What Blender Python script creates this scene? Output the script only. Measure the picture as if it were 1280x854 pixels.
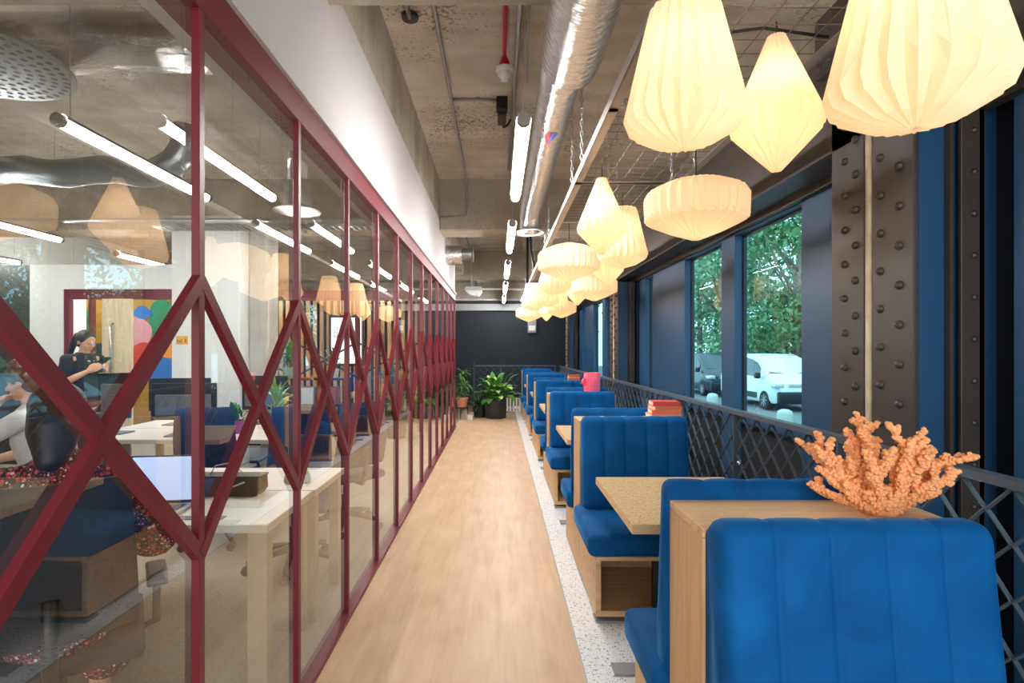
import bpy, bmesh, math, random
from mathutils import Vector, Matrix, noise
for o in list(bpy.data.objects):
    bpy.data.objects.remove(o, do_unlink=True)
S = bpy.context.scene
C = S.collection
PI = math.pi
random.seed(7)

# ------------------------------------------------------------------ camera
F, EYE, VX, VY = 670.0, 1.5, 623.0, 438.0      # focal in pixels of the 1280 wide frame, eye height, vanishing point
cam_d = bpy.data.cameras.new('camera')
cam = bpy.data.objects.new('camera', cam_d); C.objects.link(cam)
cam.location = (0, 0, EYE); cam.rotation_euler = (PI/2, 0, 0)
cam_d.sensor_width = 36.0; cam_d.lens = 36.0*F/1280
cam_d.shift_x = (640-VX)/1280; cam_d.shift_y = (VY-427)/1280
cam_d.clip_start = 0.05; cam_d.clip_end = 300
S.camera = cam

# ------------------------------------------------------------------ world, light, exposure
EXPOSURE = 0.74
WORLD_STRENGTH = 2.0
TUBE_STRENGTH = 74.0
BULB_WATTS = 0.78
SHADE_GLOW = 0.26
REAR_WATTS = 80.0
w = bpy.data.worlds.new('world'); S.world = w; w.use_nodes = True
bg = w.node_tree.nodes['Background']
bg.inputs['Color'].default_value = (0.80, 0.92, 1.0, 1); bg.inputs['Strength'].default_value = WORLD_STRENGTH
S.view_settings.view_transform = 'Standard'; S.view_settings.look = 'None'
S.view_settings.gamma = 1.0; S.view_settings.use_curve_mapping = False
S.view_settings.exposure = EXPOSURE
cy = S.cycles
cy.use_denoising = True
try: cy.denoiser = 'OPENIMAGEDENOISE'
except Exception: pass
cy.max_bounces = 10; cy.diffuse_bounces = 5; cy.glossy_bounces = 5; cy.transmission_bounces = 6; cy.transparent_max_bounces = 24
cy.caustics_reflective = False; cy.caustics_refractive = False
cy.sample_clamp_indirect = 6.0
def area(name, loc, rot, sx, sy, watts, col=(1,1,1)):
    d = bpy.data.lights.new(name, 'AREA'); d.shape = 'RECTANGLE'; d.size = sx; d.size_y = sy; d.energy = watts; d.color = col
    o = bpy.data.objects.new(name, d); C.objects.link(o); o.location = loc; o.rotation_euler = rot
    return o
# daylight that comes through the panes of the right-hand window wall, and a fill light behind the camera
PANES = []
for k in (-1, 0, 1):
    for a, b in ((3.57, 4.58), (4.85, 5.81), (7.0, 7.36)):
        PANES.append((a+5.57*k, b+5.57*k))
for (a, b) in PANES:
    area('window_daylight', (2.2, (a+b)/2, 1.72), (0, PI/2, 0), 1.6, b-a+0.1, 1.0).data.cycles.is_portal = True    # guides the sky light in through the pane
area('rear_fill', (-0.6, -2.3, 1.7), (PI/2, 0, 0), 5.0, 2.8, REAR_WATTS, (1.0, 0.97, 0.95))  # added frontal fill across the open rear end of the room

# ------------------------------------------------------------------ materials
MATS = {}
def nodes(name):
    m = bpy.data.materials.new(name); m.use_nodes = True
    nt = m.node_tree; b = nt.nodes['Principled BSDF']
    return m, nt, b
def srgb(r, g, b):
    f = lambda c: (c/255/12.92) if c/255 <= 0.04045 else ((c/255+0.055)/1.055)**2.4
    return (f(r), f(g), f(b), 1)
def flat(name, col, rough=0.5, metal=0.0, spec=0.5, sheen=0.0, emit=None, es=0.0, var=0.0, scale=8.0, bump=0.0):
    m, nt, b = nodes(name)
    b.inputs['Base Color'].default_value = col; b.inputs['Roughness'].default_value = rough
    b.inputs['Metallic'].default_value = metal; b.inputs['Specular IOR Level'].default_value = spec
    if sheen: b.inputs['Sheen Weight'].default_value = sheen; b.inputs['Sheen Roughness'].default_value = 0.35
    if emit: b.inputs['Emission Color'].default_value = emit; b.inputs['Emission Strength'].default_value = es
    if var or bump:
        tc = nt.nodes.new('ShaderNodeTexCoord'); n = nt.nodes.new('ShaderNodeTexNoise'); n.inputs['Scale'].default_value = scale
        n.inputs['Detail'].default_value = 5
        nt.links.new(tc.outputs['Object'], n.inputs['Vector'])
        if var:
            r = nt.nodes.new('ShaderNodeValToRGB')
            r.color_ramp.elements[0].position = 0.3; r.color_ramp.elements[1].position = 0.7
            r.color_ramp.elements[0].color = tuple(c*(1-var) for c in col[:3])+(1,)
            r.color_ramp.elements[1].color = tuple(min(1, c*(1+var)) for c in col[:3])+(1,)
            nt.links.new(n.outputs['Fac'], r.inputs['Fac']); nt.links.new(r.outputs['Color'], b.inputs['Base Color'])
        if bump:
            bp = nt.nodes.new('ShaderNodeBump'); bp.inputs['Strength'].default_value = bump; bp.inputs['Distance'].default_value = 0.01
            nt.links.new(n.outputs['Fac'], bp.inputs['Height']); nt.links.new(bp.outputs['Normal'], b.inputs['Normal'])
    MATS[name] = m
    return m
def ramp(nt, stops):
    r = nt.nodes.new('ShaderNodeValToRGB'); e = r.color_ramp.elements
    while len(e) < len(stops): e.new(0.5)
    for el, (p, c) in zip(e, stops): el.position = p; el.color = c
    return r
def mapped(nt, scale, rot=(0,0,0), coord='Object'):
    tc = nt.nodes.new('ShaderNodeTexCoord'); mp = nt.nodes.new('ShaderNodeMapping')
    mp.inputs['Scale'].default_value = scale; mp.inputs['Rotation'].default_value = rot
    nt.links.new(tc.outputs[coord], mp.inputs['Vector']); return mp
def mixc(nt, fac, a, b, mode='MIX'):
    x = nt.nodes.new('ShaderNodeMix'); x.data_type = 'RGBA'; x.blend_type = mode
    for sock, v in ((x.inputs[0], fac), (x.inputs[6], a), (x.inputs[7], b)):
        if hasattr(v, 'is_linked'): nt.links.new(v, sock)
        else: sock.default_value = v
    return x.outputs[2]
def wood(name, c1, c2, scale=(14, 1.2, 14), rough=0.45):
    m, nt, b = nodes(name)
    mp = mapped(nt, scale); n = nt.nodes.new('ShaderNodeTexNoise'); n.inputs['Scale'].default_value = 2.2; n.inputs['Detail'].default_value = 7; n.inputs['Distortion'].default_value = 0.6
    nt.links.new(mp.outputs[0], n.inputs['Vector'])
    r = ramp(nt, [(0.28, c2), (0.5, c1), (0.75, tuple(min(1, c*1.08) for c in c1[:3])+(1,))])
    nt.links.new(n.outputs['Fac'], r.inputs['Fac']); nt.links.new(r.outputs['Color'], b.inputs['Base Color'])
    b.inputs['Roughness'].default_value = rough
    MATS[name] = m; return m
# oak of booth panels: grain runs up the panels
wood('oak', srgb(210, 168, 122), srgb(188, 144, 98), (16, 16, 0.9))
wood('oak_flat', srgb(214, 174, 128), srgb(192, 150, 104), (1.0, 14, 14))
wood('slat_wood', srgb(206, 168, 120), srgb(176, 136, 92), (14, 14, 1))
wood('door_wood', srgb(226, 206, 176), srgb(208, 184, 150), (14, 14, 1))
# plank floor
m, nt, b = nodes('plank_floor')
mp = mapped(nt, (1, 1, 1), (0, 0, PI/2))
br = nt.nodes.new('ShaderNodeTexBrick'); br.inputs['Scale'].default_value = 1.0
br.inputs['Brick Width'].default_value = 1.25; br.inputs['Row Height'].default_value = 0.18; br.inputs['Mortar Size'].default_value = 0.0008
br.inputs['Color1'].default_value = (0.25, 0.25, 0.25, 1); br.inputs['Color2'].default_value = (0.75, 0.75, 0.75, 1); br.inputs['Mortar'].default_value = (0.1, 0.1, 0.1, 1)
br.offset = 0.37
nt.links.new(mp.outputs[0], br.inputs['Vector'])
mp2 = mapped(nt, (9, 0.9, 1)); n1 = nt.nodes.new('ShaderNodeTexNoise'); n1.inputs['Scale'].default_value = 2.0; n1.inputs['Detail'].default_value = 8; n1.inputs['Distortion'].default_value = 0.8
nt.links.new(mp2.outputs[0], n1.inputs['Vector'])
mp3 = mapped(nt, (3.5, 1.6, 1)); n2 = nt.nodes.new('ShaderNodeTexNoise'); n2.inputs['Scale'].default_value = 1.6; n2.inputs['Detail'].default_value = 4
nt.links.new(mp3.outputs[0], n2.inputs['Vector'])
r1 = ramp(nt, [(0.25, srgb(184, 148, 112)), (0.5, srgb(206, 172, 136)), (0.75, srgb(218, 188, 154))])
nt.links.new(n1.outputs['Fac'], r1.inputs['Fac'])
r2 = ramp(nt, [(0.3, srgb(184, 148, 110)), (0.7, srgb(218, 188, 154))])
nt.links.new(n2.outputs['Fac'], r2.inputs['Fac'])
c = mixc(nt, 0.45, r1.outputs['Color'], r2.outputs['Color'])
rb = ramp(nt, [(0.1, (0.86, 0.85, 0.83, 1)), (0.25, (0.96, 0.95, 0.94, 1)), (0.75, (1, 1, 1, 1))])
nt.links.new(br.outputs['Color'], rb.inputs['Fac'])
c = mixc(nt, 1.0, c, rb.outputs['Color'], 'MULTIPLY')
nt.links.new(c, b.inputs['Base Color']); b.inputs['Roughness'].default_value = 0.42
bp = nt.nodes.new('ShaderNodeBump'); bp.inputs['Strength'].default_value = 0.08; nt.links.new(n1.outputs['Fac'], bp.inputs['Height']); nt.links.new(bp.outputs['Normal'], b.inputs['Normal'])
MATS['plank_floor'] = m
# speckled materials: terrazzo, straw board table tops, floral cloth
def speckle(name, base, chips, scale, amount, rough=0.4, layers=2, stretch=(1,1,1)):
    m, nt, b = nodes(name); col = base
    for i in range(layers):
        mp = mapped(nt, tuple(s*(1+0.37*i) for s in stretch), (0.3*i, 0.2*i, 0.9*i)); v = nt.nodes.new('ShaderNodeTexVoronoi'); v.inputs['Scale'].default_value = scale*(1+0.6*i)
        nt.links.new(mp.outputs[0], v.inputs['Vector'])
        sep = nt.nodes.new('ShaderNodeSeparateColor'); nt.links.new(v.outputs['Color'], sep.inputs[0])
        lt = nt.nodes.new('ShaderNodeMath'); lt.operation = 'LESS_THAN'; lt.inputs[1].default_value = amount; nt.links.new(sep.outputs[0], lt.inputs[0])
        ld = nt.nodes.new('ShaderNodeMath'); ld.operation = 'LESS_THAN'; ld.inputs[1].default_value = 0.42; nt.links.new(v.outputs['Distance'], ld.inputs[0])
        mu = nt.nodes.new('ShaderNodeMath'); mu.operation = 'MULTIPLY'; nt.links.new(lt.outputs[0], mu.inputs[0]); nt.links.new(ld.outputs[0], mu.inputs[1])
        rc = ramp(nt, [(j/len(chips), cc) for j, cc in enumerate(chips)]); rc.color_ramp.interpolation = 'CONSTANT'
        nt.links.new(sep.outputs[1], rc.inputs['Fac'])
        col = mixc(nt, mu.outputs[0], col, rc.outputs['Color'])
    nt.links.new(col, b.inputs['Base Color']); b.inputs['Roughness'].default_value = rough
    MATS[name] = m; return m
speckle('terrazzo', srgb(232, 232, 232), [srgb(150, 148, 150), srgb(190, 182, 178), srgb(110, 112, 118), srgb(205, 205, 208)], 85, 0.26, 0.35)
speckle('straw_board', srgb(212, 180, 132), [srgb(120, 92, 60), srgb(178, 140, 92), srgb(90, 70, 48), srgb(228, 202, 158), srgb(160, 120, 76)], 90, 0.4, 0.4, 2, (1, 1.7, 1))
speckle('floral_cloth', srgb(44, 18, 22), [srgb(196, 46, 62), srgb(226, 214, 206), srgb(168, 40, 58), srgb(206, 96, 86), srgb(60, 84, 66), srgb(190, 52, 74)], 62, 0.62, 0.8)
# concrete: board-marked and pitted
def concrete(name, c1, c2, pit=0.5):
    m, nt, b = nodes(name)
    mp = mapped(nt, (1, 1, 1)); n = nt.nodes.new('ShaderNodeTexNoise'); n.inputs['Scale'].default_value = 1.3; n.inputs['Detail'].default_value = 9; n.inputs['Roughness'].default_value = 0.62
    nt.links.new(mp.outputs[0], n.inputs['Vector'])
    r = ramp(nt, [(0.3, c2), (0.55, c1), (0.8, tuple(min(1, c*1.15) for c in c1[:3])+(1,))]); nt.links.new(n.outputs['Fac'], r.inputs['Fac'])
    mp2 = mapped(nt, (1.0, 5.0, 1)); n2 = nt.nodes.new('ShaderNodeTexNoise'); n2.inputs['Scale'].default_value = 0.9; n2.inputs['Detail'].default_value = 3
    nt.links.new(mp2.outputs[0], n2.inputs['Vector'])
    rb = ramp(nt, [(0.35, (0.82, 0.80, 0.77, 1)), (0.65, (1, 1, 1, 1))]); nt.links.new(n2.outputs['Fac'], rb.inputs['Fac'])
    col = mixc(nt, 1.0, r.outputs['Color'], rb.outputs['Color'], 'MULTIPLY')
    v = nt.nodes.new('ShaderNodeTexNoise'); v.inputs['Scale'].default_value = 38; v.inputs['Detail'].default_value = 2; nt.links.new(mp.outputs[0], v.inputs['Vector'])
    big = nt.nodes.new('ShaderNodeTexNoise'); big.inputs['Scale'].default_value = 0.8; nt.links.new(mp.outputs[0], big.inputs['Vector'])
    ad = nt.nodes.new('ShaderNodeMath'); ad.operation = 'ADD'; nt.links.new(v.outputs['Fac'], ad.inputs[0]); nt.links.new(big.outputs['Fac'], ad.inputs[1])
    rv = ramp(nt, [(0.52, (0, 0, 0, 1)), (0.60, (1, 1, 1, 1))]); mth = nt.nodes.new('ShaderNodeMath'); mth.operation = 'MULTIPLY'; mth.inputs[1].default_value = 0.46
    nt.links.new(ad.outputs[0], mth.inputs[0]); nt.links.new(mth.outputs[0], rv.inputs['Fac'])
    fm = nt.nodes.new('ShaderNodeMath'); fm.operation = 'MULTIPLY'; fm.inputs[1].default_value = pit; nt.links.new(rv.outputs['Color'], fm.inputs[0])
    col = mixc(nt, fm.outputs[0], col, srgb(96, 74, 50))
    nt.links.new(col, b.inputs['Base Color']); b.inputs['Roughness'].default_value = 0.9; b.inputs['Specular IOR Level'].default_value = 0.2
    bp = nt.nodes.new('ShaderNodeBump'); bp.inputs['Strength'].default_value = 0.35; bp.inputs['Distance'].default_value = 0.02
    nt.links.new(v.outputs['Fac'], bp.inputs['Height']); nt.links.new(bp.outputs['Normal'], b.inputs['Normal'])
    MATS[name] = m
concrete('slab_concrete', srgb(218, 210, 198), srgb(188, 176, 158), 0.7)
concrete('beam_concrete', srgb(190, 180, 164), srgb(156, 144, 126), 0.25)
concrete('column_concrete', srgb(200, 196, 188), srgb(176, 170, 160), 0.3)
# blue velvet
m, nt, b = nodes('blue_velvet')
mp = mapped(nt, (1, 1, 1)); n = nt.nodes.new('ShaderNodeTexNoise'); n.inputs['Scale'].default_value = 3.2; n.inputs['Detail'].default_value = 5; n.inputs['Distortion'].default_value = 1.2
nt.links.new(mp.outputs[0], n.inputs['Vector'])
r = ramp(nt, [(0.3, srgb(0, 64, 114)), (0.55, srgb(0, 80, 138)), (0.8, srgb(6, 98, 162))]); nt.links.new(n.outputs['Fac'], r.inputs['Fac'])
nt.links.new(r.outputs['Color'], b.inputs['Base Color'])
b.inputs['Roughness'].default_value = 0.75; b.inputs['Specular IOR Level'].default_value = 0.15
b.inputs['Sheen Weight'].default_value = 0.35; b.inputs['Sheen Roughness'].default_value = 0.3; b.inputs['Sheen Tint'].default_value = srgb(70, 160, 230)
MATS['blue_velvet'] = m
# foil wrapped duct
m, nt, b = nodes('foil')
b.inputs['Base Color'].default_value = srgb(238, 240, 242); b.inputs['Metallic'].default_value = 1.0; b.inputs['Roughness'].default_value = 0.22
mp = mapped(nt, (3, 12, 3)); n = nt.nodes.new('ShaderNodeTexNoise'); n.inputs['Scale'].default_value = 3.0; n.inputs['Detail'].default_value = 6; nt.links.new(mp.outputs[0], n.inputs['Vector'])
bp = nt.nodes.new('ShaderNodeBump'); bp.inputs['Strength'].default_value = 0.6; bp.inputs['Distance'].default_value = 0.03
nt.links.new(n.outputs['Fac'], bp.inputs['Height']); nt.links.new(bp.outputs['Normal'], b.inputs['Normal'])
MATS['foil'] = m
# glass: clear pane that reflects by its angle
def glass(name, tint, ior=1.5, gain=1.0, base=0.0):
    m = bpy.data.materials.new(name); m.use_nodes = True; nt = m.node_tree
    for x in list(nt.nodes): nt.nodes.remove(x)
    out = nt.nodes.new('ShaderNodeOutputMaterial'); mix = nt.nodes.new('ShaderNodeMixShader'); tr = nt.nodes.new('ShaderNodeBsdfTransparent'); gl = nt.nodes.new('ShaderNodeBsdfGlossy')
    fr = nt.nodes.new('ShaderNodeFresnel'); fr.inputs['IOR'].default_value = ior
    mt = nt.nodes.new('ShaderNodeMath'); mt.operation = 'MULTIPLY_ADD'; mt.inputs[1].default_value = gain; mt.inputs[2].default_value = base; mt.use_clamp = True
    geo = nt.nodes.new('ShaderNodeNewGeometry')
    tr.inputs['Color'].default_value = tint; gl.inputs['Roughness'].default_value = 0.0; gl.inputs['Color'].default_value = (1, 1, 1, 1)
    io = nt.nodes.new('ShaderNodeMix'); io.data_type = 'FLOAT'; io.inputs[2].default_value = ior; io.inputs[3].default_value = 1/ior   # the same reflection from both sides of the thin pane
    nt.links.new(geo.outputs['Backfacing'], io.inputs[0]); nt.links.new(io.outputs[0], fr.inputs['IOR'])
    nt.links.new(fr.outputs[0], mt.inputs[0]); nt.links.new(mt.outputs[0], mix.inputs[0]); nt.links.new(tr.outputs[0], mix.inputs[1]); nt.links.new(gl.outputs[0], mix.inputs[2]); nt.links.new(mix.outputs[0], out.inputs[0])
    MATS[name] = m
glass('partition_glass', (0.93, 0.95, 0.93, 1), 1.5, 1.35, 0.085)
glass('window_glass', (0.46, 0.85, 0.94, 1), 1.5, 1.1)
glass('clear_glass', (0.92, 0.96, 0.96, 1), 1.45, 1.0)
# paper lamp shade
m = bpy.data.materials.new('lamp_paper'); m.use_nodes = True; nt = m.node_tree
for x in list(nt.nodes): nt.nodes.remove(x)
out = nt.nodes.new('ShaderNodeOutputMaterial'); df = nt.nodes.new('ShaderNodeBsdfDiffuse'); tl = nt.nodes.new('ShaderNodeBsdfTranslucent'); mx = nt.nodes.new('ShaderNodeMixShader'); em = nt.nodes.new('ShaderNodeEmission'); ad = nt.nodes.new('ShaderNodeAddShader')
df.inputs['Color'].default_value = srgb(250, 240, 222); tl.inputs['Color'].default_value = srgb(255, 228, 192); mx.inputs[0].default_value = 0.55
em.inputs['Color'].default_value = srgb(255, 216, 166); em.inputs['Strength'].default_value = SHADE_GLOW*0.32
nt.links.new(df.outputs[0], mx.inputs[1]); nt.links.new(tl.outputs[0], mx.inputs[2]); nt.links.new(mx.outputs[0], ad.inputs[0]); nt.links.new(em.outputs[0], ad.inputs[1]); nt.links.new(ad.outputs[0], out.inputs[0])
MATS['lamp_paper'] = m
# carpet
flat('carpet', srgb(158, 152, 140), 0.95, spec=0.1, var=0.16, scale=60, bump=0.4)
flat('asphalt', srgb(120, 122, 124), 0.9, var=0.15, scale=20)
flat('red_metal', srgb(108, 22, 34), 0.38, spec=0.5)
flat('white_paint', srgb(204, 200, 201), 0.7, spec=0.2)
flat('office_white', srgb(226, 228, 226), 0.7, spec=0.2)
flat('far_wall_paint', srgb(30, 37, 46), 0.6, spec=0.3)
flat('grey_band', srgb(150, 152, 152), 0.6)
flat('blue_steel', srgb(28, 70, 106), 0.45, spec=0.5)
flat('dark_steel', srgb(60, 52, 48), 0.42, spec=0.5, var=0.12, scale=5)
flat('black_steel', srgb(28, 28, 30), 0.5)
flat('rail_steel', srgb(76, 84, 94), 0.4, spec=0.5)
flat('raft_steel', srgb(150, 146, 140), 0.42, metal=0.4)
flat('raft_wire', srgb(120, 110, 98), 0.5, metal=0.5)
flat('galvanised', srgb(170, 172, 172), 0.4, metal=0.8)
flat('spiral_duct', srgb(150, 156, 160), 0.35, metal=0.85)
flat('lamp_body', srgb(128, 122, 116), 0.4, metal=0.5)
flat('tube_diffuser', (1, 1, 1, 1), 0.4, emit=(1, 0.98, 0.95, 1), es=TUBE_STRENGTH)
flat('black_plastic', srgb(22, 22, 24), 0.45)
flat('charcoal', srgb(44, 46, 48), 0.5)
flat('grey_plastic', srgb(96, 100, 104), 0.45)
flat('white_plastic', srgb(236, 236, 236), 0.4)
flat('desk_white', srgb(232, 228, 218), 0.4)
flat('desk_leg', srgb(172, 156, 134), 0.5)
flat('desk_edge', srgb(214, 200, 174), 0.5)
flat('red_pipe', srgb(196, 30, 44), 0.4)
flat('sticker_red', srgb(216, 40, 48), 0.5); flat('sticker_blue', srgb(60, 84, 190), 0.5)
flat('plate_grey', srgb(142, 142, 144), 0.5)
flat('chrome', srgb(205, 205, 205), 0.2, metal=1.0)
flat('coral', srgb(240, 166, 112), 0.7, spec=0.2, var=0.14, scale=40)
flat('coral_tip', srgb(250, 206, 176), 0.7, spec=0.2)
flat('pink_ceramic', srgb(238, 98, 126), 0.5, spec=0.35)
flat('book_red', srgb(206, 66, 60), 0.6); flat('book_orange', srgb(226, 122, 86), 0.6); flat('book_salmon', srgb(232, 146, 124), 0.6); flat('book_brown', srgb(176, 92, 62), 0.6)
flat('book_pages', srgb(238, 214, 190), 0.8)
flat('pot_dark', srgb(52, 52, 54), 0.55); flat('terracotta', srgb(206, 130, 106), 0.7); flat('purple_pot', srgb(138, 70, 140), 0.5)
flat('leaf', srgb(66, 128, 44), 0.45, var=0.45, scale=9); flat('leaf_dark', srgb(44, 92, 42), 0.45, var=0.4, scale=9); flat('leaf_light', srgb(150, 182, 70), 0.45, var=0.25, scale=9)
flat('stem', srgb(96, 104, 58), 0.6); flat('soil', srgb(58, 44, 34), 0.9)
flat('skin', srgb(222, 172, 142), 0.5, spec=0.35); flat('lip', srgb(176, 92, 84), 0.5); flat('eye', srgb(30, 24, 22), 0.3)
flat('hair_dark', srgb(38, 28, 24), 0.5, var=0.3, scale=40); flat('hair_brown', srgb(92, 66, 48), 0.55, var=0.3, scale=40)
flat('black_cloth', srgb(24, 24, 28), 0.85, sheen=0.1); flat('grey_cloth', srgb(206, 202, 200), 0.85); flat('denim', srgb(50, 64, 92), 0.85)
flat('chair_fabric', srgb(36, 38, 44), 0.85); flat('navy_fabric', srgb(24, 44, 82), 0.85)
flat('screen', srgb(190, 206, 236), 0.3, emit=srgb(170, 190, 230), es=0.7)
flat('screen_white', srgb(250, 250, 250), 0.4, emit=(0.93, 0.97, 1, 1), es=1.1)
flat('screen_text', srgb(60, 66, 76), 0.5)
flat('yellow_sign', srgb(226, 168, 56), 0.6); flat('sign_print', srgb(132, 92, 40), 0.6)
flat('paper', srgb(240, 238, 232), 0.8); flat('mint', srgb(150, 170, 148), 0.6); flat('apple_green', srgb(170, 196, 84), 0.5)
flat('van_white', srgb(236, 240, 244), 0.25, spec=0.6); flat('car_dark', srgb(40, 50, 60), 0.2, spec=0.7); flat('car_silver', srgb(150, 166, 178), 0.25, spec=0.7)
flat('car_glass', srgb(40, 56, 64), 0.08, spec=0.9); flat('tyre', srgb(30, 30, 32), 0.8); flat('alloy', srgb(190, 194, 198), 0.3, metal=0.8); flat('head_lamp', srgb(214, 224, 230), 0.15, metal=0.4)
flat('stone', srgb(206, 206, 196), 0.9); flat('bark', srgb(132, 116, 104), 0.9, var=0.3, scale=6)
flat('tree_leaf', srgb(90, 136, 84), 0.6, var=0.5, scale=1.2); flat('tree_leaf_pale', srgb(130, 168, 128), 0.6, var=0.4, scale=1.2)
flat('beige_pipe', srgb(196, 178, 148), 0.6, var=0.15, scale=14)
flat('mural_red', srgb(206, 74, 66), 0.7); flat('mural_blue', srgb(48, 116, 196), 0.7); flat('mural_green', srgb(30, 134, 92), 0.7); flat('mural_ochre', srgb(176, 132, 40), 0.7); flat('mural_pink', srgb(222, 160, 172), 0.7); flat('mural_dark', srgb(40, 52, 74), 0.7); flat('mural_orange', srgb(232, 150, 50), 0.7)
flat('leather_brown', srgb(74, 58, 46), 0.5)
flat('wire_black', srgb(16, 15, 15), 0.6)

# ------------------------------------------------------------------ helpers
def P(px, py, Y):                                  # a pixel of the photograph at depth Y -> a point of the room
    return Vector(((px-VX)*Y/F, Y, EYE+(VY-py)*Y/F))
ICO = {}
class MB:
    def __init__(s): s.bm = bmesh.new()
    def box(s, x0, x1, y0, y1, z0, z1, bev=0.0, seg=2):
        r = bmesh.ops.create_cube(s.bm, size=1.0); vs = r['verts']
        for v in vs:
            v.co = Vector(((x0+x1)/2+v.co.x*(x1-x0), (y0+y1)/2+v.co.y*(y1-y0), (z0+z1)/2+v.co.z*(z1-z0)))
        if bev > 0:
            es = list({e for v in vs for e in v.link_edges})
            bmesh.ops.bevel(s.bm, geom=es, offset=bev, segments=seg, profile=0.5, affect='EDGES')
        return s
    def bar(s, a, b, w, d, side=Vector((1,0,0))):   # rectangular bar from a to b; d along 'side', w across
        a, b = Vector(a), Vector(b); t = (b-a).normalized(); side = Vector(side); side = (side-t*side.dot(t)).normalized(); n = t.cross(side)
        vs = []
        for p in (a, b):
            for i, j in ((-1,-1),(1,-1),(1,1),(-1,1)): vs.append(s.bm.verts.new(p+side*(i*d/2)+n*(j*w/2)))
        for f in ((3,2,1,0),(4,5,6,7),(0,1,5,4),(1,2,6,5),(2,3,7,6),(3,0,4,7)): s.bm.faces.new([vs[k] for k in f])
        return s
    def tube(s, pts, r, n=8, cap=True, closed=False):
        pts = [Vector(p) for p in pts]; rs = r if isinstance(r, (list, tuple)) else [r]*len(pts)
        rings = []; N = len(pts); up = None
        for i, p in enumerate(pts):
            if closed: t = (pts[(i+1)%N]-pts[i-1]).normalized()
            else: t = (pts[min(i+1, N-1)]-pts[max(i-1, 0)]).normalized()
            if up is None: up = Vector((0,0,1)) if abs(t.z) < 0.9 else Vector((1,0,0))
            a = up-t*up.dot(t)
            if a.length < 1e-4: a = Vector((1,0,0))-t*t.x
            a.normalize(); up = a; b = t.cross(a)
            rings.append([s.bm.verts.new(p+(a*math.cos(2*PI*k/n)+b*math.sin(2*PI*k/n))*rs[i]) for k in range(n)])
        for i in range(N if closed else N-1):
            A, B = rings[i], rings[(i+1)%N]
            for k in range(n): s.bm.faces.new((A[k], A[(k+1)%n], B[(k+1)%n], B[k]))
        if cap and not closed:
            s.bm.faces.new(rings[0][::-1]); s.bm.faces.new(rings[-1])
        return s
    def lathe(s, prof, n=24, cx=0, cy=0, cap=True, axis='z'):
        rings = []
        for (r, z) in prof:
            ring = []
            for k in range(n):
                a = 2*PI*k/n; u, v = r*math.cos(a), r*math.sin(a)
                co = (cx+u, cy+v, z) if axis == 'z' else ((z, cx+u, cy+v) if axis == 'x' else (cx+v, z, cy+u))
                ring.append(s.bm.verts.new(co))
            rings.append(ring)
        for A, B in zip(rings, rings[1:]):
            for k in range(n): s.bm.faces.new((A[k], A[(k+1)%n], B[(k+1)%n], B[k]))
        if cap: s.bm.faces.new(rings[0][::-1]); s.bm.faces.new(rings[-1])
        return s
    def prism(s, poly, a, b, axis='y'):             # polygon extruded along an axis between a and b
        def co(u, v, t): return (u, t, v) if axis == 'y' else ((t, u, v) if axis == 'x' else (u, v, t))
        A = [s.bm.verts.new(co(u, v, a)) for u, v in poly]; B = [s.bm.verts.new(co(u, v, b)) for u, v in poly]
        n = len(poly); s.bm.faces.new(A); s.bm.faces.new(B[::-1])
        for k in range(n): s.bm.faces.new((A[k], B[k], B[(k+1)%n], A[(k+1)%n]))
        return s
    def ball(s, c, r, sub=2, sc=(1,1,1), rot=None):
        M = Matrix.Translation(Vector(c)) @ (rot.to_4x4() if rot else Matrix.Identity(4)) @ Matrix.Diagonal((r*sc[0], r*sc[1], r*sc[2], 1))
        if sub not in ICO:
            tb = bmesh.new(); bmesh.ops.create_icosphere(tb, subdivisions=sub, radius=1.0); tb.verts.ensure_lookup_table(); tb.verts.index_update()
            ICO[sub] = ([v.co.copy() for v in tb.verts], [[v.index for v in f.verts] for f in tb.faces]); tb.free()
        vs = [s.bm.verts.new(M @ p) for p in ICO[sub][0]]
        for f in ICO[sub][1]: s.bm.faces.new([vs[i] for i in f])
        return s
    def quad(s, *pts):
        s.bm.faces.new([s.bm.verts.new(p) for p in pts]); return s
    def grid(s, rows, closed_u=False):
        R = [[s.bm.verts.new(p) for p in row] for row in rows]
        for A, B in zip(R, R[1:]):
            n = len(A)
            for k in range(n if closed_u else n-1): s.bm.faces.new((A[k], A[(k+1)%n], B[(k+1)%n], B[k]))
        return R
    def build(s, name, mat, parent=None, smooth=False, loc=None, angle=None):
        bmesh.ops.recalc_face_normals(s.bm, faces=s.bm.faces)
        me = bpy.data.meshes.new(name); s.bm.to_mesh(me); s.bm.free()
        me.materials.append(MATS[mat])
        if smooth:
            for p in me.polygons: p.use_smooth = True
            if angle is not None:
                try: me.set_sharp_from_angle(angle=angle)
                except Exception: pass
        o = bpy.data.objects.new(name, me); C.objects.link(o)
        if parent: o.parent = parent
        if loc: o.location = loc
        return o
def tag(o, label, cat, group=None, kind=None):
    o['label'] = label; o['category'] = cat
    if group: o['group'] = group
    if kind: o['kind'] = kind
    return o
def thing(name, label, cat, loc=(0,0,0), rz=0.0, group=None):
    o = bpy.data.objects.new(name, None); C.objects.link(o); o.empty_display_size = 0.1
    o.location = loc; o.rotation_euler = (0, 0, rz)
    return tag(o, label, cat, group)
def struct(name, mb, mat, smooth=False, angle=None):
    o = mb.build(name, mat, smooth=smooth, angle=angle); o['kind'] = 'structure'; return o
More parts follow.
